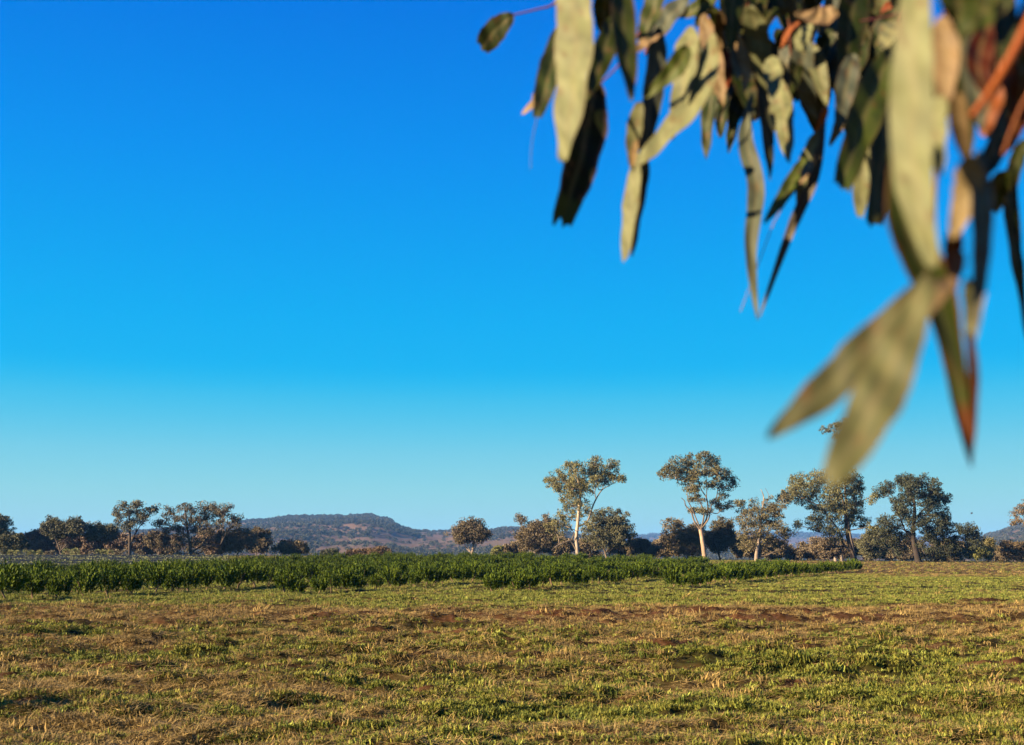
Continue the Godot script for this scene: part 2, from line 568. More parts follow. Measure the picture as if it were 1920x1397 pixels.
# trunk: [[px, py, radius px] ...] and limbs likewise, blobs: [[px, py, rx, ry] ...] all seen from the front at distance d
func gum_tree(called: String, label: String, d: float, base: Array, limbs: Array, blobs: Array, tone: Color, o := {}) -> Node3D:
	var at := on_land(base[0], d)
	at.y -= 0.1
	var t := thing(called, at, label, o.get("cat", "tree"), o.get("group", ""))
	var sx := d / 2128.0
	var sy := d / 2156.0
	var wood := Shape.new()
	var twigs := Shape.new()
	var leaves := Shape.new()
	var c1: Color = o.get("bark", Color(0.17, 0.135, 0.1))
	var c2: Color = o.get("bark2", Color(0.08, 0.062, 0.048))
	var wc: Color = o.get("twig", Color(0.1, 0.08, 0.06))
	var thick: float = o.get("deep", 0.7)
	var nodes := PackedVector3Array()
	var first := true
	var spread := 0.0
	for b in blobs: spread = maxf(spread, absf(b[0] - base[0]))
	for l in limbs:
		var pts := []
		var rr := PackedFloat32Array()
		var zz := 0.0
		var swing := rnd(-0.35, 0.35) * spread * sx * thick
		for i in l.size():
			var q: Array = l[i]
			zz = 0.0 if first else swing * float(i) / l.size()
			pts.push_back(Vector3((q[0] - base[0]) * sx, (base[1] - q[1]) * sy, zz))
		if not first and nodes.size():
			# root this limb on what is already built
			var best := 0
			for i in nodes.size():
				if nodes[i].distance_squared_to(pts[0]) < nodes[best].distance_squared_to(pts[0]): best = i
			for i in pts.size(): pts[i].z += nodes[best].z
			pts[0] = nodes[best]
		var cp := curve_pts(pts)
		for i in cp.size():
			var f := float(i) / 4.0
			var k := mini(int(f), l.size() - 2)
			rr.push_back(lerpf(l[k][2], l[k + 1][2], f - k) * sx)
		if first:
			rr[0] *= 1.35
			rr[1] *= 1.1
		if not first:
			for i in rr.size(): rr[i] *= 0.72
		wood.tube(cp, rr, 9 if first else 7, c1 if first else c1.lerp(wc, 0.7), c2 if first else wc * 0.7, n_mid)
		if not (o.get("bare", []) as Array).has(limbs.find(l)):
			nodes.append_array(cp.slice(2))
		first = false
	var dens: float = o.get("dens", 1.3)
	var size: float = o.get("leaf", 0.3)
	for b in blobs:
		var fat: float = o.get("fat", 1.3)
		var zr: float = minf(b[2], b[3]) * sx * fat
		var cz := rnd(-1, 1) * spread * sx * thick * 0.75
		if nodes.size() == 0: nodes.push_back(Vector3.ZERO)
		var cen := Vector3((b[0] - base[0]) * sx, (base[1] - b[1]) * sy, cz)
		var best := 0
		var bd := 1e9
		for i in nodes.size():
			var dd := nodes[i].distance_to(cen) + maxf(0.0, nodes[i].y - cen.y + 0.5) * 1.2
			if dd < bd:
				bd = dd; best = i
		var root := nodes[best]
		var way := cen - root
		var mid := root + way * 0.5 + Vector3(rnd(-0.12, 0.12), rnd(-0.16, 0.02), rnd(-0.12, 0.12)) * way.length()
		var r0 := clampf(way.length() * 0.018 + 0.03, 0.035, 0.12)
		twigs.tube(curve_pts([root, mid, cen]), PackedFloat32Array([r0, r0 * 0.95, r0 * 0.9, r0 * 0.85, r0 * 0.8, r0 * 0.7, r0 * 0.6, r0 * 0.5, r0 * 0.4]), 5, wc, c2, n_mid)
		var vol: float = b[2] * b[3] * sx * sy
		var nc := clampi(int(vol * 13.0 * dens), 8, 130)
		for i in nc:
			var u := Vector3(rnd(-1, 1), rnd(-1, 1), rnd(-1, 1))
			while u.length() > 1.0: u = Vector3(rnd(-1, 1), rnd(-1, 1), rnd(-1, 1))
			u = u.normalized() * pow(u.length(), 0.55)
			var p := cen + Vector3(u.x * b[2] * sx * fat, u.y * b[3] * sy * fat, u.z * zr * 1.2)
			var mm := cen.lerp(p, 0.55) + Vector3(0, rnd(-0.2, 0.1), 0)
			twigs.tube(PackedVector3Array([cen, mm, p]), PackedFloat32Array([r0 * 0.38, r0 * 0.28, 0.012]), 3, wc, c2, null)
			leaf_clump(leaves, p, rnd(0.45, 0.95), int(rnd(34, 58)), tone * rnd(0.75, 1.25), size)
	if wood.v.size(): part("trunk", wood.mesh(), M.bark, t)
	var cr := part("crown", leaves.mesh(), M.gum, t)
	part("branches", twigs.mesh(), M.bark, cr)
	return t

# a shrubby or many-stemmed tree given by its outline
func bush(called: String, label: String, px: float, py: float, w: float, h: float, d: float, tone: Color, o := {}) -> Node3D:
	var limbs := []
	var n: int = o.get("stems", 4)
	for i in n:
		var lean := rnd(-0.32, 0.32) * w
		var r0 := clampf(h * 0.022, 0.6, 2.2)
		limbs.push_back([[px + lean * 0.1, py, r0], [px + lean * 0.45 + rnd(-1, 1), py - h * 0.3, r0 * 0.7], [px + lean + rnd(-2, 2), py - h * rnd(0.6, 0.85), r0 * 0.3]])
	var blobs := []
	var m := clampi(int(w * h / 90.0), 7, 44)
	var low: float = o.get("low", 0.12)
	for i in m:
		var a := rnd(0, TAU)
		var q := sqrt(rng.randf()) * 0.8
		var bx := px + cos(a) * q * w * 0.5
		var yy := 0.5 + 0.5 * sin(a) * q
		var by := py - h * lerpf(low, 0.9, yy)
		var r := minf(w, h) * rnd(0.06, 0.17)
		blobs.push_back([bx, by, r * 1.15, r * 0.85])
	for i in 5:
		blobs.push_back([px + rnd(-0.36, 0.36) * w, py - h * rnd(0.78, 0.93), w * rnd(0.05, 0.1), h * rnd(0.05, 0.09)])
	return gum_tree(called, label, d, [px, py], limbs, blobs, tone, o)

func build_trees() -> void:
	var olive := Color(0.115, 0.105, 0.04)
	var dull := Color(0.085, 0.083, 0.042)
	var brown := Color(0.105, 0.083, 0.047)
	var dark := Color(0.052, 0.055, 0.03)
	var pale := {"bark": Color(0.4, 0.33, 0.25), "bark2": Color(0.2, 0.155, 0.115)}
	# tall pale gum with two crowns
	gum_tree("gum_tree", "tall pale trunked gum with two separate crowns behind the crop rows", 200.0, [1084, 1044],
		[[[1084, 1046, 4.6], [1083, 1030, 3.6], [1081, 1005, 3.5], [1084, 975, 3.2], [1087, 945, 2.6], [1089, 915, 2.0], [1083, 888, 1.2], [1076, 870, 0.6]],
		[[1082, 1028, 2.6], [1070, 1010, 2.2], [1060, 1012, 1.9], [1045, 1018, 1.5], [1034, 1027, 0.9]],
		[[1070, 1011, 1.3], [1076, 995, 1.1], [1068, 985, 0.7]],
		[[1087, 985, 2.6], [1102, 972, 2.2], [1111, 948, 2.0], [1119, 930, 1.8], [1131, 912, 1.4], [1148, 902, 1.0], [1164, 892, 0.6]],
		[[1119, 930, 1.3], [1117, 916, 1.1], [1122, 900, 0.9], [1120, 880, 0.6]],
		[[1131, 912, 1.0], [1138, 890, 0.8], [1148, 870, 0.5]],
		[[1088, 925, 1.5], [1072, 905, 1.1], [1052, 893, 0.7]], [[1086, 955, 1.4], [1070, 940, 1.0], [1058, 928, 0.6]]],
		[[1033, 889, 9, 9], [1038, 900, 10, 9], [1052, 884, 12, 11], [1070, 871, 11, 11], [1084, 876, 11, 13], [1062, 898, 14, 12], [1082, 895, 14, 13], [1050, 910, 10, 8], [1094, 895, 10, 12], [1075, 912, 14, 11], [1090, 915, 12, 10], [1066, 925, 10, 9], [1086, 930, 12, 9], [1075, 945, 13, 9], [1064, 958, 12, 9], [1084, 960, 9, 8],
		[1105, 872, 11, 11], [1118, 862, 11, 9], [1118, 880, 12, 12], [1132, 876, 11, 12], [1148, 860, 10, 7], [1156, 868, 8, 8], [1140, 890, 11, 9], [1120, 898, 11, 9], [1158, 884, 8, 7], [1168, 891, 5, 5], [1150, 893, 7, 8], [1110, 910, 8, 7],
		[1048, 972, 13, 9], [1034, 983, 12, 8], [1062, 980, 10, 8], [1101, 948, 4, 12], [1098, 985, 8, 9], [1054, 1000, 9, 7]], olive, pale)
	bush("gum_tree", "open grey green gum leaning right beside the two crowned gum", 1140, 1044, 96, 96, 212, dull, {"dens": 0.7, "low": 0.25, "stems": 6})
	bush("gum_tree", "brown wide low gum left of the two crowned gum", 1006, 1044, 92, 84, 214, brown, {"dens": 0.75, "stems": 7, "low": 0.1, "twig": Color(0.3, 0.25, 0.21)})
	# single gum with a bare pale trunk
	gum_tree("gum_tree", "tall gum with fan shaped crown and one bare straight pale trunk", 196.0, [1322, 1050],
		[[[1322, 1052, 5.0], [1320, 1030, 4.2], [1317, 1005, 3.9], [1315, 990, 4.0]],
		[[1315, 992, 2.6], [1304, 976, 2.2], [1298, 957, 1.9], [1288, 945, 1.5], [1286, 936, 1.2], [1280, 930, 0.8]],
		[[1302, 972, 1.7], [1299, 950, 1.4], [1292, 935, 1.1], [1290, 915, 0.8]],
		[[1315, 990, 2.6], [1321, 970, 2.2], [1320, 950, 1.8], [1310, 930, 1.3], [1300, 905, 0.8]],
		[[1316, 990, 2.7], [1326, 972, 2.2], [1330, 950, 2.0], [1328, 930, 1.7], [1318, 912, 1.3], [1312, 885, 0.8]],
		[[1316, 990, 2.2], [1330, 970, 1.9], [1335, 945, 1.5], [1345, 928, 1.2], [1348, 900, 0.7]],
		[[1336, 958, 1.3], [1346, 960, 1.1], [1356, 953, 0.9], [1376, 947, 0.6]],
		[[1330, 930, 1.2], [1330, 900, 0.9], [1328, 872, 0.5]], [[1300, 905, 0.8], [1275, 897, 0.7], [1250, 892, 0.5]]],
		[[1243, 884, 8, 6], [1256, 876, 10, 8], [1272, 864, 10, 8], [1270, 882, 10, 9], [1290, 872, 12, 11], [1305, 858, 12, 9], [1322, 855, 11, 8], [1338, 861, 11, 8], [1352, 872, 10, 9], [1288, 892, 12, 11], [1306, 880, 13, 11], [1325, 876, 12, 10], [1343, 885, 10, 10], [1362, 888, 8, 8], [1374, 890, 7, 7], [1380, 902, 5, 6], [1292, 911, 11, 9], [1306, 904, 10, 9], [1300, 925, 9, 7], [1316, 930, 8, 6], [1350, 902, 9, 8], [1365, 908, 8, 7], [1358, 925, 7, 6], [1346, 938, 6, 5], [1388, 940, 7, 4], [1376, 941, 8, 5], [1360, 948, 6, 5], [1316, 955, 6, 4], [1334, 952, 7, 4], [1305, 950, 6, 5], [1330, 905, 7, 7]], Color(0.095, 0.084, 0.037), {"bark": Color(0.4, 0.29, 0.2), "bark2": Color(0.22, 0.15, 0.1), "bare": [1], "dens": 1.5, "fat": 1.4})
	bush("gum_tree", "dense brown bushy gum on the left of the bare pale trunk", 1286, 1050, 100, 78, 214, Color(0.12, 0.09, 0.04), {"dens": 0.95, "low": 0.1})
	bush("gum_tree", "dark round gum on the right of the bare pale trunk", 1352, 1050, 66, 80, 216, Color(0.085, 0.072, 0.038), {"dens": 0.95, "low": 0.12})
	bush("scrub_bush", "reddish brown scrub between the two tallest pale gums", 1206, 1046, 62, 42, 218, brown, {"cat": "bush", "low": 0.12})
	bush("scrub_bush", "low purple brown scrub near the two crowned gum", 1164, 1046, 44, 34, 222, brown * 0.85, {"cat": "bush", "low": 0.12})
	bush("scrub_bush", "dark scrub in the gap left of the dead topped gum", 1384, 1050, 34, 46, 222, dull * 0.8, {"cat": "bush", "low": 0.12})
	# dead topped gum
	gum_tree("gum_tree", "ragged gum with dead sticks on top and pale short trunk", 194.0, [1418, 1051],
		[[[1418, 1053, 4.2], [1419, 1035, 3.5], [1423, 1015, 3.0], [1428, 985, 2.3], [1432, 955, 1.6], [1436, 930, 1.0], [1431, 914, 0.5]],
		[[1424, 1045, 2.6], [1428, 1025, 2.2], [1440, 1000, 1.8], [1452, 970, 1.2], [1462, 940, 0.7]],
		[[1422, 1042, 2.0], [1436, 1040, 1.8], [1448, 1034, 1.3], [1460, 1030, 0.7]],
		[[1428, 985, 1.3], [1412, 960, 0.9], [1406, 945, 0.5]], [[1432, 955, 0.9], [1446, 930, 0.7], [1440, 912, 0.4]], [[1422, 1010, 1.4], [1405, 990, 1.0], [1398, 965, 0.6]]],
		[[1402, 953, 8, 7], [1398, 975, 10, 8], [1412, 965, 10, 9], [1420, 945, 8, 8], [1435, 955, 11, 9], [1412, 990, 13, 10], [1430, 980, 12, 10], [1400, 1000, 9, 8], [1448, 965, 11, 10], [1462, 955, 10, 9], [1445, 990, 12, 10], [1420, 1010, 13, 9], [1440, 1015, 13, 9], [1462, 985, 10, 9], [1465, 1010, 12, 9], [1478, 1000, 8, 8], [1450, 940, 8, 8], [1470, 930, 9, 8], [1402, 1018, 9, 8]], Color(0.1, 0.084, 0.04), {"bark": Color(0.34, 0.27, 0.2), "bark2": Color(0.16, 0.12, 0.09), "bare": [3, 4], "dens": 1.7, "fat": 1.6, "deep": 0.5})
	# big rounded gum
	gum_tree("gum_tree", "big spreading gum with dark leaning trunk and drooping olive foliage", 198.0, [1602, 1051],
		[[[1602, 1053, 5.2], [1598, 1035, 4.4], [1592, 1010, 3.8], [1590, 985, 3.2], [1588, 950, 2.4], [1580, 915, 1.5], [1572, 893, 0.7]],
		[[1596, 1036, 3.2], [1582, 1015, 2.6], [1575, 990, 2.2], [1555, 960, 1.6], [1535, 925, 1.0], [1520, 905, 0.6]],
		[[1588, 1022, 1.9], [1570, 1020, 1.6], [1556, 1005, 1.1], [1540, 995, 0.6]],
		[[1592, 1000, 1.9], [1604, 970, 1.5], [1612, 940, 1.0], [1616, 915, 0.5]], [[1575, 985, 1.5], [1545, 950, 1.1], [1510, 930, 0.8], [1490, 915, 0.5]]],
		[[1488, 915, 9, 7], [1500, 905, 11, 9], [1515, 895, 12, 9], [1535, 890, 12, 8], [1555, 886, 13, 8], [1576, 884, 13, 8], [1596, 888, 11, 8], [1610, 898, 9, 8], [1480, 930, 8, 8], [1498, 925, 11, 10], [1520, 915, 13, 11], [1545, 908, 13, 11], [1570, 905, 14, 11], [1595, 908, 12, 11], [1616, 915, 10, 10], [1626, 930, 7, 8], [1530, 935, 12, 10], [1555, 930, 14, 11], [1582, 930, 14, 11], [1606, 932, 12, 11], [1620, 950, 9, 10], [1540, 955, 12, 10], [1565, 955, 13, 11], [1590, 955, 13, 10], [1610, 960, 10, 9], [1524, 975, 9, 8], [1545, 978, 11, 9], [1568, 980, 12, 10], [1590, 980, 10, 9], [1620, 975, 9, 8], [1505, 980, 6, 4], [1555, 1000, 10, 8], [1575, 1003, 9, 8], [1627, 985, 7, 6]], Color(0.105, 0.1, 0.042), {"bark": Color(0.1, 0.075, 0.055), "bark2": Color(0.05, 0.04, 0.03), "dens": 1.8, "fat": 1.55, "deep": 0.45})
	gum_tree("gum_tree", "tallest distant gum, its small high crown above the spreading gum", 224.0, [1604, 1050],
		[[[1604, 1052, 3.4], [1596, 1005, 3.0], [1591, 950, 2.4], [1592, 890, 1.8], [1600, 835, 1.2], [1606, 800, 0.6]],
		[[1605, 850, 1.1], [1590, 825, 0.8], [1572, 800, 0.5]], [[1606, 845, 1.1], [1625, 825, 0.8], [1645, 806, 0.5]]],
		[[1563, 797, 8, 6], [1576, 792, 9, 7], [1588, 790, 10, 8], [1606, 788, 11, 8], [1624, 792, 10, 8], [1638, 800, 10, 8], [1648, 806, 7, 6], [1600, 808, 10, 8], [1620, 810, 10, 7], [1582, 806, 8, 6], [1643, 818, 5, 5]], dull, {})
	bush("gum_tree", "thin grey gum with crooked white stems beside the leaning trunk", 1640, 1050, 62, 62, 216, dull, {"dens": 0.5, "bark": Color(0.35, 0.3, 0.26), "bark2": Color(0.2, 0.17, 0.15), "stems": 5})
	bush("scrub_bush", "pale brown scrub under the spreading gum", 1552, 1050, 74, 46, 220, Color(0.13, 0.1, 0.06), {"cat": "bush", "dens": 0.6, "twig": Color(0.4, 0.34, 0.29)})
	bush("scrub_bush", "low scrub in the gap right of the dead topped gum", 1495, 1051, 50, 22, 222, brown, {"cat": "bush"})
	# dark broad tree
	gum_tree("gum_tree", "broad dark gum with blackish trunk and low spreading right side", 192.0, [1722, 1051],
		[[[1722, 1053, 6.2], [1718, 1030, 5.4], [1714, 1005, 4.4], [1716, 980, 3.8], [1720, 950, 2.8], [1718, 925, 1.8], [1712, 900, 0.8]],
		[[1714, 1012, 2.6], [1700, 990, 2.0], [1690, 960, 1.2], [1672, 925, 0.6]], [[1718, 975, 2.2], [1738, 950, 1.6], [1758, 940, 1.1], [1780, 930, 0.6]],
		[[1720, 1025, 2.6], [1745, 1005, 2.2], [1775, 995, 1.6], [1810, 990, 1.0], [1834, 992, 0.5]], [[1716, 1000, 1.8], [1690, 985, 1.3], [1664, 985, 0.7]],
		[[1728, 1046, 2.0], [1746, 1032, 1.6], [1770, 1030, 1.2], [1790, 1040, 0.7]]],
		[[1668, 917, 10, 7], [1682, 907, 11, 8], [1700, 897, 12, 8], [1718, 893, 12, 7], [1735, 896, 10, 8], [1748, 905, 8, 8], [1700, 915, 12, 9], [1722, 915, 13, 10], [1742, 922, 11, 9], [1762, 918, 9, 7], [1772, 928, 9, 7], [1783, 928, 7, 5], [1708, 935, 13, 10], [1732, 938, 12, 9], [1758, 940, 11, 8], [1686, 932, 8, 6], [1680, 955, 9, 8], [1700, 958, 11, 9], [1740, 962, 12, 9], [1764, 955, 8, 6], [1664, 975, 11, 9], [1684, 978, 12, 9], [1710, 975, 12, 10], [1735, 985, 14, 11], [1660, 998, 12, 9], [1682, 1003, 12, 9], [1708, 1002, 13, 10], [1765, 972, 10, 8], [1783, 970, 9, 8], [1760, 995, 14, 11], [1785, 993, 13, 10], [1805, 988, 10, 7], [1822, 992, 8, 6], [1836, 998, 8, 6], [1742, 1015, 14, 10], [1770, 1020, 15, 10], [1798, 1014, 14, 9], [1820, 1010, 10, 8], [1838, 1006, 6, 5], [1750, 1036, 14, 8], [1780, 1038, 12, 7], [1810, 1032, 10, 8], [1695, 1028, 10, 8]], Color(0.036, 0.04, 0.021), {"bark": Color(0.05, 0.04, 0.035), "bark2": Color(0.03, 0.025, 0.02), "twig": Color(0.05, 0.042, 0.036), "dens": 2.2, "fat": 1.6, "deep": 0.45})
	bush("scrub_bush", "yellow green bush at the foot of the broad dark gum", 1832, 1052, 48, 30, 206, Color(0.15, 0.15, 0.045), {"cat": "bush", "low": 0.3})
	bush("scrub_bush", "yellowish taller bush beside the broad dark gum", 1852, 1052, 30, 44, 212, Color(0.15, 0.13, 0.05), {"cat": "bush"})
	bush("scrub_bush", "brown open bush in front of the right hand grey hill", 1902, 1053, 54, 40, 204, Color(0.13, 0.095, 0.05), {"cat": "bush", "dens": 0.7, "twig": Color(0.35, 0.27, 0.2)})
	gum_tree("gum_tree", "gum with leafy boughs in front of the right hand grey hill", 190.0, [1962, 1054], [[[1962, 1056, 4], [1955, 1010, 3], [1948, 975, 2], [1930, 960, 1]], [[1948, 990, 1.4], [1930, 978, 1], [1915, 974, 0.5]]],
		[[1916, 960, 9, 7], [1928, 952, 10, 8], [1910, 974, 7, 5], [1922, 976, 8, 6], [1945, 950, 14, 12], [1960, 970, 14, 12]], Color(0.11, 0.078, 0.042))
	bush("gum_tree", "small brown gum with spreading pale stems, standing apart before the hill", 882, 1043, 74, 74, 206, Color(0.1, 0.08, 0.047), {"dens": 0.5, "low": 0.4, "stems": 6, "bark": Color(0.3, 0.23, 0.18), "bark2": Color(0.16, 0.12, 0.095), "twig": Color(0.3, 0.24, 0.19)})
	# left group
	gum_tree("gum_tree", "slender dark trunked gum with a flat open crown near round clipped bushes", 196.0, [243, 1036],
		[[[243, 1038, 3.2], [242, 1015, 2.6], [241, 990, 2.2], [240, 968, 1.6], [236, 950, 0.8], [232, 938, 0.4]],
		[[242, 1015, 2.0], [250, 995, 1.7], [260, 978, 1.3], [270, 965, 0.9], [281, 948, 0.5]], [[241, 985, 1.3], [228, 968, 0.9], [215, 955, 0.5]], [[252, 992, 1.1], [255, 968, 0.8], [252, 948, 0.4]]],
		[[216, 950, 7, 5], [228, 940, 9, 5], [242, 937, 9, 5], [255, 936, 7, 4], [230, 954, 10, 7], [246, 952, 11, 8], [262, 952, 9, 6], [276, 950, 8, 5], [284, 944, 5, 4], [225, 968, 9, 6], [242, 968, 11, 7], [258, 966, 9, 6], [272, 960, 7, 5], [236, 980, 8, 5], [250, 978, 8, 5]], Color(0.088, 0.08, 0.045), {"bark": Color(0.09, 0.07, 0.055), "bark2": Color(0.05, 0.04, 0.032), "dens": 1.0})
	gum_tree("gum_tree", "wide gum of several dark stems with high ragged crown", 200.0, [372, 1037],
		[[[358, 1039, 2.8], [355, 1015, 2.4], [350, 990, 1.9], [345, 965, 1.2], [342, 945, 0.5]], [[386, 1039, 2.4], [384, 1010, 2.0], [378, 985, 1.5], [372, 955, 0.8]], [[404, 1036, 2.4], [412, 1015, 2.0], [418, 990, 1.5], [415, 955, 0.7]], [[414, 1010, 1.3], [428, 985, 1.0], [440, 968, 0.5]], [[352, 1000, 1.3], [330, 985, 1.0], [305, 975, 0.5]]],
		[[298, 970, 6, 5], [312, 960, 9, 7], [322, 950, 9, 6], [338, 944, 10, 6], [352, 946, 9, 6], [368, 940, 9, 6], [384, 944, 9, 7], [400, 942, 8, 6], [414, 942, 7, 6], [328, 968, 12, 9], [348, 962, 12, 9], [368, 960, 12, 10], [388, 962, 11, 9], [406, 958, 9, 8], [424, 956, 9, 7], [438, 960, 8, 6], [446, 972, 8, 5], [308, 980, 9, 7], [326, 988, 12, 9], [348, 985, 13, 9], [370, 982, 12, 10], [392, 985, 12, 9], [414, 978, 9, 8], [432, 980, 9, 7], [334, 1008, 13, 9], [356, 1008, 13, 9], [380, 1010, 13, 9], [330, 1025, 11, 8], [352, 1027, 11, 8]], Color(0.085, 0.07, 0.04), {"bark": Color(0.12, 0.09, 0.07), "bark2": Color(0.06, 0.048, 0.038), "dens": 1.25, "fat": 1.4})
	bush("gum_tree", "brown rounded gum at the foot of the wooded hill", 440, 1036, 92, 52, 204, Color(0.12, 0.086, 0.044), {"low": 0.2})
	bush("gum_tree", "reddish brown low gum against the wooded hill slope", 482, 1036, 50, 56, 216, brown, {"dens": 0.75})
	bush("scrub_bush", "olive brown low bush standing apart under the wooded hill", 547, 1038, 74, 30, 208, Color(0.115, 0.09, 0.045), {"cat": "bush", "low": 0.2})
	bush("scrub_bush", "dark green low bush beyond the straw coloured field edge", 615, 1038, 44, 12, 214, dark * 1.3, {"cat": "bush"})
	bush("scrub_bush", "brown long low bush beyond the straw coloured field edge", 680, 1039, 74, 13, 214, Color(0.1, 0.065, 0.035), {"cat": "bush"})
	bush("scrub_bush", "brown taller bush beside the long low bush", 716, 1039, 34, 17, 212, Color(0.11, 0.075, 0.04), {"cat": "bush"})
	bush("scrub_bush", "small yellow green bush left of the brown wide gum", 936, 1043, 22, 20, 204, Color(0.12, 0.12, 0.04), {"cat": "bush"})
	bush("gum_tree", "sparse grey gum with high tufted crown over purple brown scrub", 118, 1034, 84, 76, 206, dull, {"dens": 0.55, "low": 0.5, "stems": 6})
	bush("gum_tree", "sparse smaller gum between two taller open gums", 186, 1034, 60, 62, 208, dull, {"dens": 0.55, "low": 0.5, "stems": 5})
	bush("gum_tree", "small leaning gum beside the wide several stemmed gum", 294, 1036, 46, 46, 206, brown, {"dens": 0.6, "low": 0.4, "bark": Color(0.35, 0.28, 0.23), "stems": 5})
	bush("gum_tree", "open gum rising behind the dark dome shaped bush", -14, 1034, 58, 84, 214, dull, {"dens": 0.5, "low": 0.45})
	bush("scrub_bush", "dark green dome shaped dense bush", 20, 1034, 60, 44, 200, Color(0.062, 0.062, 0.026), {"cat": "bush", "low": 0.12, "dens": 1.4})
	var scrub := [[66, 40, 48, "grey brown scrub beside the dark dome shaped bush"], [100, 46, 52, "rust brown scrub under the sparse grey gum"], [150, 58, 44, "purple brown scrub between the two sparse gums"], [205, 56, 42, "purple brown scrub left of the slender dark gum"], [268, 52, 40, "grey purple scrub right of the slender dark gum"], [312, 50, 42, "grey brown scrub left of the several stemmed gum"], [400, 56, 50, "rust brown scrub right of the several stemmed gum"]]
	for q in scrub:
		bush("scrub_bush", q[3], q[0], 1036, q[1] * 1.25, q[2], 218, Color(0.14, 0.1, 0.065) * rnd(0.85, 1.15), {"cat": "bush", "low": 0.08, "dens": 0.7, "leaf": 0.36, "twig": Color(0.2, 0.16, 0.13), "group": "brown scrub behind the left field"})

# the continuous belt of low scrub behind the gums
func build_belt() -> void:
	var belt := [[962, 40, 30, "olive scrub between the small brown gum and the brown wide gum"], [1050, 46, 40, "grey scrub under the left crown of the two crowned gum"], [1108, 44, 36, "brown scrub at the foot of the two crowned gum"],
		[1248, 50, 46, "brown scrub left of the bare pale trunk"], [1404, 40, 40, "dark scrub touching the ragged gum with dead sticks"], [1452, 54, 40, "rusty scrub right of the ragged gum with dead sticks"],
		[1520, 48, 34, "grey brown scrub left of the pale stumps"], [1582, 46, 40, "dusky scrub behind the pale stumps"], [1628, 44, 44, "grey scrub right of the leaning dark trunk"], [1668, 46, 52, "grey green scrub left of the broad dark gum"],
		[1700, 46, 44, "dark scrub behind the blackish trunk of the broad gum"], [1776, 60, 40, "dark scrub under the low right boughs of the broad gum"], [1880, 46, 34, "brown scrub beside the yellowish taller bush"], [1922, 34, 28, "brown scrub under the gum before the grey hill"]]
	for q in belt:
		bush("scrub_bush", q[3], q[0], 1050, q[1] * 1.3, q[2], 228, Color(0.125, 0.098, 0.056) * rnd(0.8, 1.15), {"cat": "bush", "low": 0.08, "dens": 0.6, "leaf": 0.36, "stems": 6, "twig": Color(0.17, 0.135, 0.11), "group": "scrub belt behind the tall gums"})

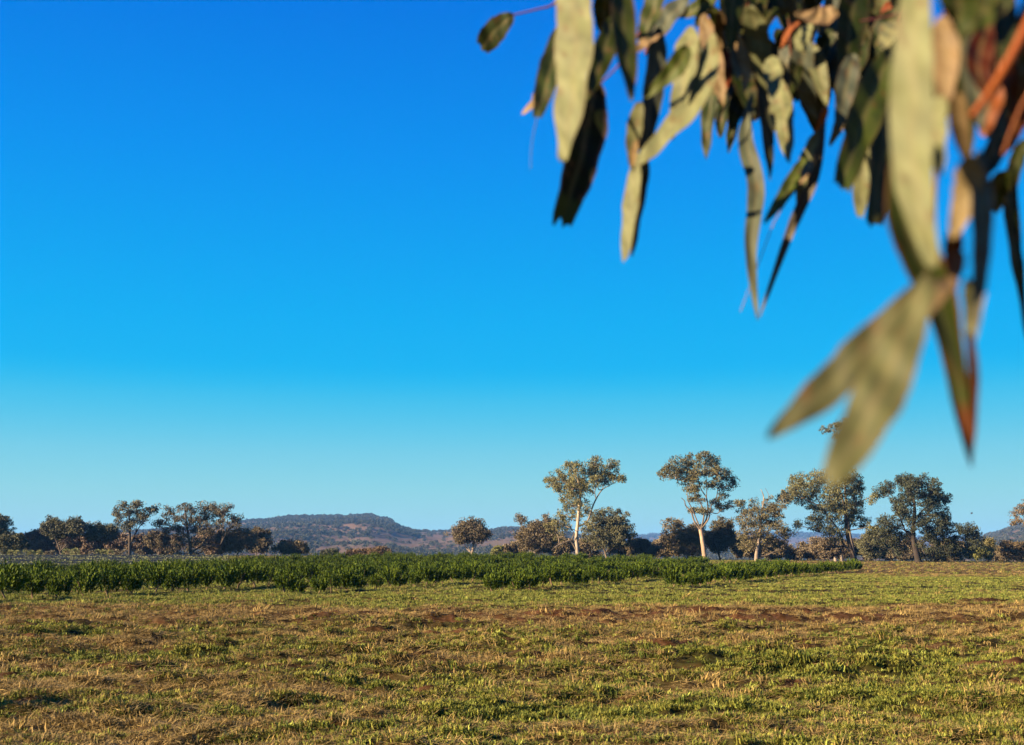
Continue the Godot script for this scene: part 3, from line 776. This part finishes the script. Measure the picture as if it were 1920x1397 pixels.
# ---------------------------------------------------------------- left field: mulch beds, round bushes
func build_beds() -> void:
	var proto: ArrayMesh
	for r in 9:
		var s := Shape.new()
		var d0 := 92.0 + r * 10.5
		var prof := [[-0.55, -0.05], [-0.42, 0.18], [-0.2, 0.27], [0.0, 0.29], [0.2, 0.27], [0.42, 0.18], [0.55, -0.05]]
		var steps := 70
		var x0 := -0.56 * d0
		var x1 := lerpf(-0.3, -0.27, r / 8.0) * d0 - (4.0 if r % 3 == 0 else 0.0)
		var at := Vector3((x0 + x1) * 0.5, 0, -(d0 + 3.0))
		for i in steps + 1:
			var t := float(i) / steps
			var x := lerpf(x0, x1, t)
			var d := d0 + (x - x0) * 0.26
			var h := land(x, d)
			var lump := 1.0 + 0.35 * n_mid.get_noise_2d(x * 0.6, d)
			for q in prof:
				s.v.push_back(Vector3(x - 0.25 * q[0], h + q[1] * lump * 1.25, -(d + q[0] * 1.2)) - at)
				s.c.push_back(Color(0.012, 0.018, 0.026))
		var w := prof.size()
		for i in steps:
			for j in w - 1:
				var k := i * w + j
				s.ix.append_array(PackedInt32Array([k, k + 1, k + w, k + 1, k + w + 1, k + w]))
		s.n.resize(s.v.size())
		for i in steps + 1:
			for j in w:
				var pa := s.v[mini(i + 1, steps) * w + j] - s.v[maxi(i - 1, 0) * w + j]
				var pb := s.v[i * w + mini(j + 1, w - 1)] - s.v[i * w + maxi(j - 1, 0)]
				var nn := pa.cross(pb).normalized()
				s.n[i * w + j] = nn if nn.y > 0 else -nn
		var o := part(numbered("mulch_bed"), s.mesh(), M.film, self)
		o.position = at
		tag(o, "low planting bed under dark plastic film, %s from the green crop shrubs" % ["first", "second", "third", "fourth", "fifth", "sixth", "seventh", "eighth", "ninth"][r], "planting bed", "film covered beds beyond the crop shrubs")
	var tr := []
	var cs := []
	for i in 13000:
		var r := rng.randi_range(0, 9)
		var d0 := 87.0 + r * 10.5 + rnd(-1.2, 1.2)
		var x := rnd(-0.56, -0.27) * d0
		var d := d0 + (x + 0.56 * d0) * 0.26
		var k := rnd(2.5, 6.0)
		tr.push_back(Transform3D(Basis(Vector3.UP, rnd(0, TAU)).scaled(Vector3(k * 1.5, k, k * 1.5)), Vector3(x, land(x, d), -d)))
		cs.push_back(Color(0.2, 0.2, 0.1).lerp(Color(0.12, 0.14, 0.06), rng.randf()))
	scatter("bed_weeds", grass_tuft("weed"), tr, cs, M.grass, "pale green weeds growing between the film covered beds", "weeds")
	# round clipped bushes
	var balls := [[124, 8, 0], [140, 8, 0], [172, 6, 1], [183, 7, 0], [193, 7, 0], [206, 7, 0], [218, 7, 1], [232, 7, 1], [260, 7, 1], [20, 6, 0], [32, 6, 0], [46, 6, 0], [58, 6, 0], [74, 6, 0], [98, 6, 1], [88, 5, 1]]
	for q in balls:
		var d := 190.0 + rnd(-3, 3)
		var at := on_land(q[0], d)
		var r: float = q[1] * d / 2128.0
		var o := thing("round_bush", at, "pale yellow green round bush at the edge of the film beds" if q[2] == 0 else "grey brown round bush at the edge of the film beds", "bush", "round bushes at the edge of the film beds")
		var s := Shape.new()
		var tone := Color(0.2, 0.2, 0.075) if q[2] == 0 else Color(0.15, 0.125, 0.075)
		for i in 420:
			var u := Vector3(rnd(-1, 1), rnd(-1, 1), rnd(-1, 1)).normalized()
			var p := Vector3(u.x * r, r * 0.95 + u.y * r, u.z * r) * rnd(0.85, 1.0)
			var dir := (u + Vector3(rnd(-0.8, 0.8), rnd(-0.5, 0.9), rnd(-0.8, 0.8))).normalized() * 0.2
			var side := dir.cross(Vector3(rnd(-1, 1), rnd(-1, 1), rnd(-1, 1))).normalized() * 0.055
			s.blade(p, dir, side, tone * rnd(0.7, 1.3))
		part("foliage", s.mesh(), M.gum, o)
		var st := Shape.new()
		st.tube(PackedVector3Array([Vector3(0, -0.1, 0), Vector3(0.02, r, 0)]), PackedFloat32Array([0.05, 0.02]), 5, Color(0.15, 0.1, 0.07), Color(0.15, 0.1, 0.07), null)
		part("stem", st.mesh(), M.bark, o)

# ---------------------------------------------------------------- near hanging gum branch
func gum_leaf(parent: Node3D, pts: Array, width: float, d: float, tone: Color, o := {}) -> void:
	var seg := 30
	var cols := 9
	var ctrl := []
	var bend: float = o.get("bend", rnd(-0.05, 0.05))
	for i in pts.size():
		ctrl.push_back(ahead(pts[i][0], pts[i][1], d * (1.0 + bend * float(i) / (pts.size() - 1))))
	if ctrl.size() == 2:
		var mid: Vector3 = ctrl[0].lerp(ctrl[1], 0.5)
		var wv: Vector3 = ctrl[1] - ctrl[0]
		mid += Vector3(-wv.y, wv.x, 0) * o.get("bow", rnd(-0.1, 0.1))
		ctrl.insert(1, mid)
	var path := curve_pts(ctrl, 8)
	var roll: float = o.get("roll", -0.6)
	var half := 0.92 * width * d / 2100.0 * 0.5 / maxf(0.45, cos(roll))
	var fold: float = o.get("fold", 0.25)
	var cut: float = o.get("cut", 1.0)
	var s := Shape.new()
	var last := path.size() - 1
	var edge: Color = o.get("edge", tone.lerp(Color(0.08, 0.04, 0.02), 0.35))
	var org := path[0]
	var rag := rnd(0, 100)
	for i in seg + 1:
		var t := float(i) / seg * cut
		var f := t * last
		var k := mini(int(f), last - 1)
		var p := path[k].lerp(path[k + 1], f - k)
		var tg := (path[k + 1] - path[k]).normalized()
		var lat := tg.cross(Vector3(0, 0, 1)).normalized()
		var nor := lat.cross(tg).normalized()
		var tw: float = roll + o.get("twist", 0.25) * (t - 0.5)
		var l2 := lat * cos(tw) + nor * sin(tw)
		var n2 := nor * cos(tw) - lat * sin(tw)
		var w := half * (pow(sin(PI * pow(clampf(t, 0.0, 1.0), o.get("skew", 0.75))), o.get("blunt", 0.85)) * 0.97 + 0.03)
		w *= 1.0 + 0.14 * n_mid.get_noise_2d(t * 9.0 + rag, 3.0)
		for j in cols:
			var u := float(j) / (cols - 1) * 2.0 - 1.0
			var q := p + l2 * u * w + n2 * absf(u) * w * fold
			q += n2 * half * 0.08 * sin(t * 23.0 + u * 2.0 + rag)
			if cut < 1.0 and i == seg:
				q += tg * half * 0.5 * n_fine.get_noise_2d(u * 3.0 + rag, 0.5)
			s.v.push_back(q - org)
			var col := tone * (1.0 + 0.5 * n_mid.get_noise_3d(q.x * 90.0, q.y * 50.0, q.z * 90.0 + rag) + 0.35 * n_fine.get_noise_3d(q.x * 120.0, q.y * 90.0, q.z * 120.0 + rag))
			if n_mid.get_noise_3d(q.x * 160.0 + 9.0, q.y * 120.0, rag) > 0.42: col = col.lerp(Color(0.07, 0.035, 0.015), 0.6)
			if absf(u) > 0.9: col = col.lerp(edge, 0.75)
			if absf(u) < 0.1: col = col.lerp(Color(0.13, 0.11, 0.05), 0.35)
			if o.has("tipped") and t / cut > 0.86: col = col.lerp(o.tipped, 0.8)
			s.c.push_back(col)
	for i in seg:
		for j in cols - 1:
			var k := i * cols + j
			s.ix.append_array(PackedInt32Array([k, k + 1, k + cols, k + 1, k + cols + 1, k + cols]))
	s.n.resize(s.v.size())
	for i in seg + 1:
		for j in cols:
			var pa := s.v[mini(i + 1, seg) * cols + j] - s.v[maxi(i - 1, 0) * cols + j]
			var pb := s.v[i * cols + mini(j + 1, cols - 1)] - s.v[i * cols + maxi(j - 1, 0)]
			s.n[i * cols + j] = pa.cross(pb).normalized()
	var m := part("leaf", s.mesh(), M.leaf_near, parent)
	m.position = org - parent.position
	if o.has("stalk"):
		var q: Array = o.stalk
		twig(parent, [q, pts[0]], 2.6, d, Color(0.3, 0.08, 0.05), "leaf_stalk")

func twig(parent: Node3D, pts: Array, width: float, d: float, tone: Color, called := "twig") -> void:
	var c := []
	for p in pts: c.push_back(ahead(p[0], p[1], d))
	var cp := curve_pts(c, 5)
	var rr := PackedFloat32Array()
	for i in cp.size():
		rr.push_back(width * d / 4200.0 * lerpf(1.2, 0.7, float(i) / cp.size()))
	var s := Shape.new()
	var org := cp[0]
	for i in cp.size(): cp[i] -= org
	s.tube(cp, rr, 7, tone, tone * 0.75, n_mid)
	var m := part(called, s.mesh(), M.bark, parent)
	m.position = org - parent.position

func build_branch() -> void:
	M.leaf_near = vmat(0.6, 0.25, 0.25)
	var P := Color(0.098, 0.104, 0.048)
	var O := Color(0.05, 0.052, 0.021)
	var S := Color(0.045, 0.052, 0.036)  # slate of leaves in shade, that shade mixed into the colour
	var G := Color(0.028, 0.038, 0.006)
	var D := Color(0.012, 0.018, 0.004)
	var T := Color(0.15, 0.1, 0.048)
	var R := Color(0.11, 0.026, 0.01)
	var RO := Color(0.17, 0.05, 0.014)
	var base := Vector3(2.3, land(2.3, 0.9), -0.9)
	var t := thing("overhanging_gum", base, "leafy gum branch hanging in from above with long sage and olive leaves", "tree")
	# trunk and bough stand just outside the view
	var wood := Shape.new()
	var tp := [Vector3(0, -0.1, 0), Vector3(0.02, 0.8, 0.02), Vector3(-0.05, 1.7, 0.0), Vector3(-0.15, 2.5, -0.05), Vector3(-0.1, 3.6, 0.0), Vector3(0.1, 4.8, 0.1)]
	wood.tube(curve_pts(tp, 6), PackedFloat32Array(range(31).map(func(i): return lerpf(0.17, 0.06, i / 30.0) + (0.05 if i == 0 else 0.0))), 12, Color(0.42, 0.34, 0.27), Color(0.22, 0.16, 0.12), n_mid)
	part("trunk", wood.mesh(), M.bark, t)
	var bough := Shape.new()
	bough.tube(curve_pts([Vector3(-0.13, 2.35, -0.03), Vector3(-0.7, 2.68, -0.15), Vector3(-1.3, 2.68, -0.3), Vector3(-1.8, 2.6, -0.4), Vector3(-2.15, 2.52, -0.45)], 6), PackedFloat32Array(range(25).map(func(i): return lerpf(0.05, 0.006, i / 24.0))), 9, Color(0.3, 0.2, 0.14), Color(0.18, 0.1, 0.07), n_mid)
	part("bough", bough.mesh(), M.bark, t)
	var A := -0.75
	# left sprays
	gum_leaf(t, [[964, 27], [925, 62], [893, 108]], 52, 1.45, D, {"cut": 0.78, "roll": 0.2, "fold": 0.1, "skew": 0.9})
	twig(t, [[1075, -40], [1040, 6], [1005, 18], [962, 28]], 4.5, 1.45, Color(0.15, 0.05, 0.05), "leaf_stalk")
	gum_leaf(t, [[1072, -60], [1078, 110], [1056, 305]], 78, 1.0, P, {"roll": A, "twist": 0.0, "fold": 0.08, "skew": 0.72, "blunt": 0.6, "bend": 0.0})
	gum_leaf(t, [[1116, 150], [1088, 300], [1030, 480]], 78, 1.22, D * 0.45, {"cut": 0.8, "roll": 0.4, "edge": Color(0.12, 0.08, 0.08), "tipped": G})
	twig(t, [[1200, 60], [1160, 122], [1116, 165]], 4.0, 1.22, Color(0.15, 0.05, 0.05), "leaf_stalk")
	gum_leaf(t, [[1060, 40], [1030, 140], [1002, 240]], 50, 1.3, D * 1.3, {"cut": 0.88, "roll": -0.2})
	gum_leaf(t, [[1030, 130], [1005, 190], [974, 216]], 26, 1.3, T, {"cut": 0.9, "roll": -0.6})
	twig(t, [[1008, 215], [997, 270], [995, 318]], 1.6, 1.3, Color(0.1, 0.1, 0.09))
	gum_leaf(t, [[1150, 30], [1128, 110], [1098, 190]], 46, 1.2, G * 0.6, {"roll": 0.1})
	gum_leaf(t, [[1162, -60], [1170, 70], [1184, 190]], 56, 1.08, G * 0.75, {"roll": 0.25, "edge": Color(0.1, 0.06, 0.04)})
	gum_leaf(t, [[1130, -50], [1135, 10], [1125, 60]], 60, 1.2, D, {"roll": 0.2})
	gum_leaf(t, [[1245, -50], [1225, 20], [1200, 92]], 46, 1.25, G * 0.7, {})
	gum_leaf(t, [[1345, -20], [1310, 15], [1262, 30]], 44, 1.25, G * 0.9, {"roll": 0.0})
	gum_leaf(t, [[1290, -5], [1250, 40], [1225, 90]], 46, 1.3, S * 1.1, {"roll": -0.5})
	gum_leaf(t, [[1240, 60], [1215, 80], [1185, 105]], 30, 1.25, T, {"roll": -0.7})
	gum_leaf(t, [[1236, 50], [1222, 180], [1200, 330]], 46, 1.25, S * 0.7, {"roll": 0.3, "edge": P})
	gum_leaf(t, [[1290, 85], [1265, 130], [1205, 186]], 44, 1.15, G * 1.1, {"roll": -0.1})
	gum_leaf(t, [[1292, 50], [1288, 130], [1262, 262]], 48, 1.2, P * 0.95, {"roll": A})
	gum_leaf(t, [[1336, 62], [1315, 170], [1240, 262], [1186, 320]], 52, 1.18, P, {"roll": A, "fold": 0.1})
	gum_leaf(t, [[1202, 190], [1190, 250], [1184, 318]], 34, 1.22, P * 0.8, {"roll": -0.5})
	gum_leaf(t, [[1196, 285], [1184, 380], [1170, 500]], 30, 1.22, P * 0.85, {"cut": 0.92, "roll": A, "fold": 0.1, "skew": 0.9})
	gum_leaf(t, [[1212, 290], [1196, 380], [1183, 490]], 26, 1.24, S * 0.5, {"cut": 0.95, "roll": 0.6})
	gum_leaf(t, [[1196, 262], [1188, 290], [1186, 322]], 14, 1.2, T, {"roll": -0.6})
	gum_leaf(t, [[1372, 158], [1335, 205], [1325, 296]], 20, 1.45, S, {"roll": -0.3, "edge": S})
	twig(t, [[1400, 140], [1385, 152], [1366, 162]], 3.0, 1.45, Color(0.15, 0.05, 0.05), "leaf_stalk")
	gum_leaf(t, [[1350, 120], [1338, 150], [1326, 188]], 18, 1.4, R * 0.6, {"roll": 0.0})
	# long wavy pair
	gum_leaf(t, [[1410, 175], [1398, 260], [1418, 350], [1408, 470], [1420, 600]], 34, 1.3, S * 0.85 + G * 0.2, {"roll": -0.35, "skew": 0.85})
	gum_leaf(t, [[1510, 295], [1475, 360], [1432, 420]], 30, 1.28, G * 1.4, {"roll": -0.3})
	gum_leaf(t, [[1545, 200], [1525, 330], [1480, 440], [1422, 600]], 26, 1.3, Color(0.05, 0.042, 0.03), {"roll": -0.4, "edge": Color(0.07, 0.04, 0.035), "skew": 0.65})
	gum_leaf(t, [[1535, 245], [1510, 310], [1495, 400]], 24, 1.27, P * 0.9, {"roll": A})
	twig(t, [[1500, 300], [1478, 370], [1450, 420], [1420, 500], [1388, 585]], 2.4, 1.29, Color(0.2, 0.12, 0.1))
	gum_leaf(t, [[1520, 300], [1513, 320], [1502, 345]], 18, 1.25, T, {"roll": -0.7})
	gum_leaf(t, [[1552, 200], [1542, 225], [1525, 255]], 14, 1.25, RO, {"roll": -0.5})
	gum_leaf(t, [[1432, 100], [1436, 220], [1444, 338]], 36, 1.35, S * 0.6, {"roll": 0.3})
	gum_leaf(t, [[1450, 140], [1470, 215], [1480, 306]], 38, 1.3, P * 0.85, {"roll": A})
	gum_leaf(t, [[1405, 10], [1425, 80], [1440, 180]], 42, 1.28, P * 0.8, {"roll": A})
	gum_leaf(t, [[1440, 110], [1452, 140], [1448, 185]], 34, 1.25, P * 0.9, {"roll": -0.6})
	gum_leaf(t, [[1512, 70], [1505, 140], [1530, 224]], 48, 1.28, S * 1.25, {"roll": -0.45})
	gum_leaf(t, [[1515, 80], [1535, 130], [1550, 200]], 34, 1.3, P * 0.75, {"roll": -0.5})
	gum_leaf(t, [[1570, 20], [1535, 35], [1490, 25]], 52, 1.2, T * 0.85, {"roll": -0.4})
	gum_leaf(t, [[1520, 45], [1505, 75], [1510, 100]], 30, 1.2, P, {"roll": -0.7})
	gum_leaf(t, [[1500, 40], [1478, 60], [1465, 90]], 12, 1.2, RO, {})
	gum_leaf(t, [[1380, 60], [1400, 130], [1395, 175]], 22, 1.3, T * 0.9, {"roll": -0.6})
	gum_leaf(t, [[1350, 20], [1352, 60], [1345, 105]], 24, 1.3, T * 0.55, {"roll": -0.6})
	gum_leaf(t, [[1690, 40], [1672, 60], [1655, 95]], 44, 1.15, P * 0.9 + T * 0.15, {"roll": -0.6})
	twig(t, [[1700, 20], [1660, 32], [1612, 40]], 4.0, 1.2, Color(0.15, 0.05, 0.05), "leaf_stalk")
	# broad dark pair
	gum_leaf(t, [[1672, 90], [1620, 220], [1560, 400]], 74, 1.1, G * 0.9, {"cut": 0.84, "roll": 0.1, "skew": 0.85})
	gum_leaf(t, [[1690, 110], [1660, 260], [1630, 470]], 74, 1.15, D * 1.2, {"cut": 0.86, "roll": 0.3, "skew": 0.9})
	gum_leaf(t, [[1640, 240], [1620, 320], [1612, 420]], 36, 1.17, P * 0.75, {"cut": 0.9, "roll": A})
	gum_leaf(t, [[1680, 200], [1672, 290], [1660, 400]], 36, 1.2, S * 0.8, {"roll": -0.4})
	gum_leaf(t, [[1600, 100], [1585, 170], [1570, 250]], 44, 1.25, S * 0.8, {"roll": -0.2})
	gum_leaf(t, [[1600, 180], [1582, 220], [1555, 275]], 26, 1.25, P * 0.7 + T * 0.2, {"roll": -0.6})
	gum_leaf(t, [[1610, -60], [1592, 60], [1580, 170]], 70, 1.25, D, {"roll": 0.2})
	# dense spray along the top
	for i in 95:
		var x := rnd(1310, 1700)
		var y := rnd(-90, 140)
		var l := rnd(80, 190)
		var pick := rng.randf()
		var tone: Color = D * rnd(0.7, 1.2) if pick < 0.5 else (G * rnd(0.6, 1.0) if pick < 0.68 else (S * rnd(0.6, 1.2) if pick < 0.84 else (P * rnd(0.6, 0.95) if pick < 0.93 else (T * rnd(0.5, 0.9) if pick < 0.97 else R))))
		var a := rnd(-0.6, 0.5)
		gum_leaf(t, [[x, y], [x + sin(a) * l * 0.5 + rnd(-8, 8), y + cos(a) * l * 0.5], [x + sin(a) * l * rnd(0.7, 1.0), y + cos(a) * l]], rnd(26, 52), rnd(1.3, 1.6), tone, {"roll": rnd(-0.9, 0.7)})
	for i in 9:
		var x := 1080.0 + i * 75.0 + rnd(-20, 20)
		twig(t, [[x + 60, -90], [x + rnd(10, 40), -20], [x + rnd(-20, 20), rnd(50, 130)]], rnd(4, 7), rnd(1.25, 1.45), Color(0.13, 0.05, 0.03))
	# closest strands, strongly out of focus
	var N := 0.6
	gum_leaf(t, [[1722, -80], [1712, 120], [1714, 330], [1752, 505]], 70, N * 0.95, P * 0.95, {"roll": A, "fold": 0.12, "skew": 0.85, "blunt": 0.6, "bend": 0.0, "twist": 0.0, "edge": P * 0.8})
	gum_leaf(t, [[1690, 230], [1700, 420], [1768, 590], [1822, 880]], 84, N * 1.03, G * 0.8, {"roll": -0.1, "skew": 0.8, "tipped": R * 0.7, "edge": Color(0.14, 0.06, 0.03)})
	gum_leaf(t, [[1745, 505], [1650, 620], [1560, 720], [1438, 822]], 76, N * 0.88, O * 0.7, {"roll": -0.5, "fold": 0.06, "skew": 1.25})
	gum_leaf(t, [[1748, 520], [1690, 640], [1640, 760], [1550, 915]], 88, N * 0.86, O * 1.0, {"roll": -0.6, "fold": 0.06, "skew": 1.15, "blunt": 0.6, "cut": 0.985})
	gum_leaf(t, [[1790, 520], [1740, 570], [1690, 655]], 40, N * 0.95, T * 0.5, {"roll": -0.6})
	gum_leaf(t, [[1835, 280], [1842, 430], [1828, 640]], 40, N, S * 1.1 + T * 0.1, {"roll": -0.4, "edge": Color(0.25, 0.16, 0.12)})
	gum_leaf(t, [[1822, 290], [1815, 360], [1785, 450]], 50, N * 0.98, T * 0.75 + P * 0.25, {"roll": -0.7})
	gum_leaf(t, [[1790, 420], [1785, 480], [1790, 550]], 44, N * 1.02, R * 0.45, {"roll": 0.0})
	gum_leaf(t, [[1800, 470], [1795, 505], [1780, 545]], 26, N * 0.97, RO, {"roll": -0.6})
	gum_leaf(t, [[1815, 520], [1822, 580], [1812, 640]], 24, N * 0.97, P * 0.9, {"roll": A})
	gum_leaf(t, [[1818, 620], [1825, 720], [1822, 860]], 22, N * 0.99, R * 0.4, {"roll": -0.2})
	gum_leaf(t, [[1765, 30], [1775, 120], [1768, 210]], 50, N * 1.05, T * 0.8, {"roll": -0.6})
	gum_leaf(t, [[1762, 180], [1752, 250], [1765, 330]], 46, N * 1.05, P * 0.95, {"roll": A})
	gum_leaf(t, [[1795, 170], [1800, 240], [1815, 310]], 34, N * 1.1, T * 0.7, {"roll": -0.5})
	gum_leaf(t, [[1780, -70], [1800, 20], [1770, 70]], 90, N * 1.05, G * 0.8, {"roll": -0.1})
	gum_leaf(t, [[1850, -60], [1845, 20], [1800, 60]], 70, N * 1.1, G * 0.9, {"roll": -0.1})
	for i in 6:
		gum_leaf(t, [[1730 + i * 24, 40 + rnd(-60, 60)], [1735 + i * 24, 150], [1728 + i * 26 + rnd(-20, 20), 240 + rnd(-40, 60)]], rnd(34, 56), N * rnd(1.15, 1.4), [S, G * 0.8, P * 0.7, D, S * 0.8, T * 0.5][i], {"roll": rnd(-0.7, 0.2)})
	twig(t, [[1960, -20], [1905, 90], [1865, 160], [1822, 220]], 20, N * 1.05, Color(0.2, 0.055, 0.018))
	twig(t, [[1960, 130], [1915, 200], [1880, 290]], 8, N * 1.2, Color(0.16, 0.055, 0.025))
	twig(t, [[1780, -60], [1770, 60], [1762, 220], [1752, 400], [1748, 520]], 7, N * 1.06, Color(0.11, 0.05, 0.03))
	for i in 12:
		var x := rnd(1850, 1960)
		var y := rnd(-60, 130)
		gum_leaf(t, [[x, y], [x - rnd(0, 20), y + 80], [x - rnd(-10, 40), y + rnd(130, 190)]], rnd(36, 64), N * rnd(1.05, 1.6), [R * 0.5, RO * 0.6, D, R * 0.35, D, G * 0.5][i % 6], {"roll": rnd(-0.6, 0.4)})
	gum_leaf(t, [[1892, 205], [1868, 270], [1830, 345]], 58, 0.85, D * 0.8, {"roll": 0.3})
	gum_leaf(t, [[1890, 180], [1872, 215], [1850, 260]], 44, 0.85, S * 0.6, {"roll": 0.2})
	gum_leaf(t, [[1885, 318], [1868, 360], [1856, 420]], 50, 0.95, G * 0.7, {"cut": 0.8, "roll": 0.0})
	gum_leaf(t, [[1896, 300], [1893, 400], [1908, 520], [1930, 660]], 40, 1.0, D * 0.6, {"roll": 0.4})
	gum_leaf(t, [[1925, 260], [1905, 310], [1895, 380]], 26, 1.0, D, {})

# ---------------------------------------------------------------- small things
func build_small() -> void:
	# low bush added just outside the view to throw the shade at the field's near corner
	var at := Vector3(-6.4, land(-6.4, 11.3), -11.3)
	var o := thing("unseen_shade_bush", at, "unseen low leafy bush added to shade the near paddock corner", "bush")
	var s := Shape.new()
	for i in 40:
		var u := Vector3(rnd(-1, 1), rnd(0, 1), rnd(-1, 1)).normalized() * rnd(0.3, 0.5)
		leaf_clump(s, Vector3(u.x * 0.9, u.y * 1.5 + 0.1, u.z * 0.9), 0.16, 40, Color(0.08, 0.1, 0.03), 0.08)
	part("foliage", s.mesh(), M.gum, o)
	part("stem", shrub_stem(), M.bark, o)
	# two pale stumps under the big gum
	for q in [[1566, 9], [1577, 12]]:
		var d := 196.0
		var st := Shape.new()
		var h: float = q[1] * d / 2156.0
		st.tube(PackedVector3Array([Vector3(0, -0.1, 0), Vector3(0.02, h * 0.5, 0), Vector3(0.03, h * 0.97, 0), Vector3(0.03, h, 0)]), PackedFloat32Array([0.36, 0.29, 0.27, 0.02]), 10, Color(0.3, 0.25, 0.2), Color(0.2, 0.16, 0.12), n_mid)
		var k := part(numbered("tree_stump"), st.mesh(), M.bark, self)
		k.position = on_land(q[0], d)
		tag(k, "short pale tree stump under the spreading gum" if q[1] < 10 else "taller pale tree stump under the spreading gum", "stump")
	# bird in the sky
	var bp := ahead(1822, 963, 130.0)
	var b := thing("flying_bird", bp, "tiny dark bird flying above the right hand hill", "bird")
	var body := Shape.new()
	body.tube(PackedVector3Array([Vector3(-0.14, 0, 0), Vector3(-0.08, 0, 0), Vector3(0, -0.01, 0), Vector3(0.08, 0.02, 0), Vector3(0.13, 0.03, 0)]), PackedFloat32Array([0.012, 0.035, 0.045, 0.026, 0.004]), 8, Color(0.04, 0.035, 0.03), Color(0.05, 0.04, 0.035), null)
	part("body", body.mesh(), M.feather, b)
	for sgn in [-1.0, 1.0]:
		var w := Shape.new()
		w.blade(Vector3(0.02, 0, 0.03 * sgn), Vector3(-0.04, 0.2, 0.2 * sgn), Vector3(0.055, 0, 0), Color(0.04, 0.035, 0.03))
		part("wing", w.mesh(), M.feather, b)

# ---------------------------------------------------------------- sky, sun, camera
func build_light() -> void:
	var cam := Camera3D.new()
	cam.name = "camera"
	add_child(cam)
	cam.position = Vector3(0, EYE, 0)
	cam.rotation_degrees = Vector3(PITCH, 0, 0)
	cam.near = 0.05
	cam.far = 20000.0
	var at := CameraAttributesPhysical.new()
	at.frustum_focal_length = 36.08
	at.frustum_focus_distance = 55.0
	at.exposure_aperture = 5.2
	at.frustum_near = 0.05
	at.frustum_far = 20000.0
	cam.attributes = at
	var exposure := 4.1
	# clear sky by height above the horizon: degrees, then the colour as seen
	var keys := [[-90, 165, 200, 210], [-1, 186, 222, 222], [0.2, 184, 223, 223], [3.2, 150, 217, 223], [5.1, 122, 208, 229], [7.85, 62, 193, 237], [9.5, 8, 181, 243], [11.9, 0, 174, 244], [20, 0, 145, 241], [27.6, 0, 120, 229], [45, 0, 100, 208], [90, 0, 82, 184]]
	var img := Image.create(32, 720, false, Image.FORMAT_RGBF)
	for y in 720:
		var el := 90.0 - (y + 0.5) / 4.0
		var c := Color()
		for i in range(1, keys.size()):
			if el <= keys[i][0]:
				var t: float = (el - keys[i - 1][0]) / (keys[i][0] - keys[i - 1][0])
				var a := Color8(keys[i - 1][1], keys[i - 1][2], keys[i - 1][3])
				c = a.lerp(Color8(keys[i][1], keys[i][2], keys[i][3]), t).srgb_to_linear()
				break
		for x in 32: img.set_pixel(x, y, c * (1.0 / exposure))
	var sm := PanoramaSkyMaterial.new()
	sm.panorama = ImageTexture.create_from_image(img)
	var sky := Sky.new()
	sky.sky_material = sm
	var env := Environment.new()
	env.background_mode = Environment.BG_SKY
	env.sky = sky
	env.tonemap_mode = Environment.TONE_MAPPER_LINEAR
	env.tonemap_exposure = exposure
	env.sdfgi_enabled = true
	env.ssao_enabled = true
	env.ssil_enabled = true
	env.fog_enabled = true
	env.fog_density = 0.00009
	env.fog_light_color = Color(0.34, 0.58, 0.86)
	var we := WorldEnvironment.new()
	we.name = "world"
	we.environment = env
	add_child(we)
	var sun := DirectionalLight3D.new()
	sun.name = "sun"
	sun.light_energy = 1.6
	sun.light_color = Color(1.0, 0.89, 0.73)
	sun.light_angular_distance = 0.5
	sun.shadow_enabled = true
	add_child(sun)
	var to_sun := Vector3(-0.86, 0.36, 0.36).normalized()
	sun.look_at_from_position(to_sun * 50.0, Vector3.ZERO, Vector3.UP)

func _ready() -> void:
	rng.seed = 20240611
	n_big.seed = 3; n_big.frequency = 0.16; n_big.fractal_octaves = 3
	n_mid.seed = 8; n_mid.frequency = 0.55; n_mid.fractal_octaves = 3
	n_fine.seed = 21; n_fine.frequency = 2.2; n_fine.fractal_octaves = 2
	n_hill.seed = 40; n_hill.frequency = 0.0028; n_hill.fractal_octaves = 4
	for p in PATCHES:
		var d: float = EYE * 2156.0 / (p[1] - 1040.0)
		spots.push_back([bearing(p[0]) * d, d, p[2], p[3], p[4], p[5]])
	build_light()
	materials()
	build_ground()
	build_hill([[-300, 990], [0, 1004], [200, 1000], [400, 988], [480, 976], [560, 968], [640, 968], [690, 966], [722, 973], [755, 990], [780, 997], [830, 997], [870, 993], [905, 997], [950, 991], [1010, 990], [1060, 1000], [1110, 1012], [1250, 1030], [1500, 1040], [1750, 1035], [1830, 1014], [1862, 1001], [1920, 984], [2020, 960], [2300, 950]], -300, 2300, 900, 2500, 3600, 15.0,
		"wooded flat topped hill with bare brown lower slopes behind the trees", 30000, 7.0, "bluish eucalypt woodland covering the flat topped hill", [[735, 1018, 75, 15, 0.04], [850, 1014, 66, 13, 0.1], [960, 1022, 70, 14, 0.1], [620, 1030, 130, 13, 0.3], [1460, 1030, 60, 14, 0.3], [820, 1002, 40, 5, 0.2]])
	build_hill([[-300, 1010], [300, 1006], [700, 1000], [1000, 1004], [1150, 1005], [1300, 1002], [1440, 1000], [1530, 1000], [1600, 1004], [1800, 1008], [2000, 1004], [2300, 1000]], -300, 2300, 3700, 5600, 7400, 20.0,
		"far low blue ridge along the skyline", 7000, 16.0, "far blue woodland along the skyline ridge", [[1470, 1018, 60, 6, 0.1]])
	print("land")
	build_shrubs()
	build_beds()
	print("rows")
	build_trees()
	print("trees")
	build_belt()
	build_branch()
	build_small()
	build_grass()
	print("done")
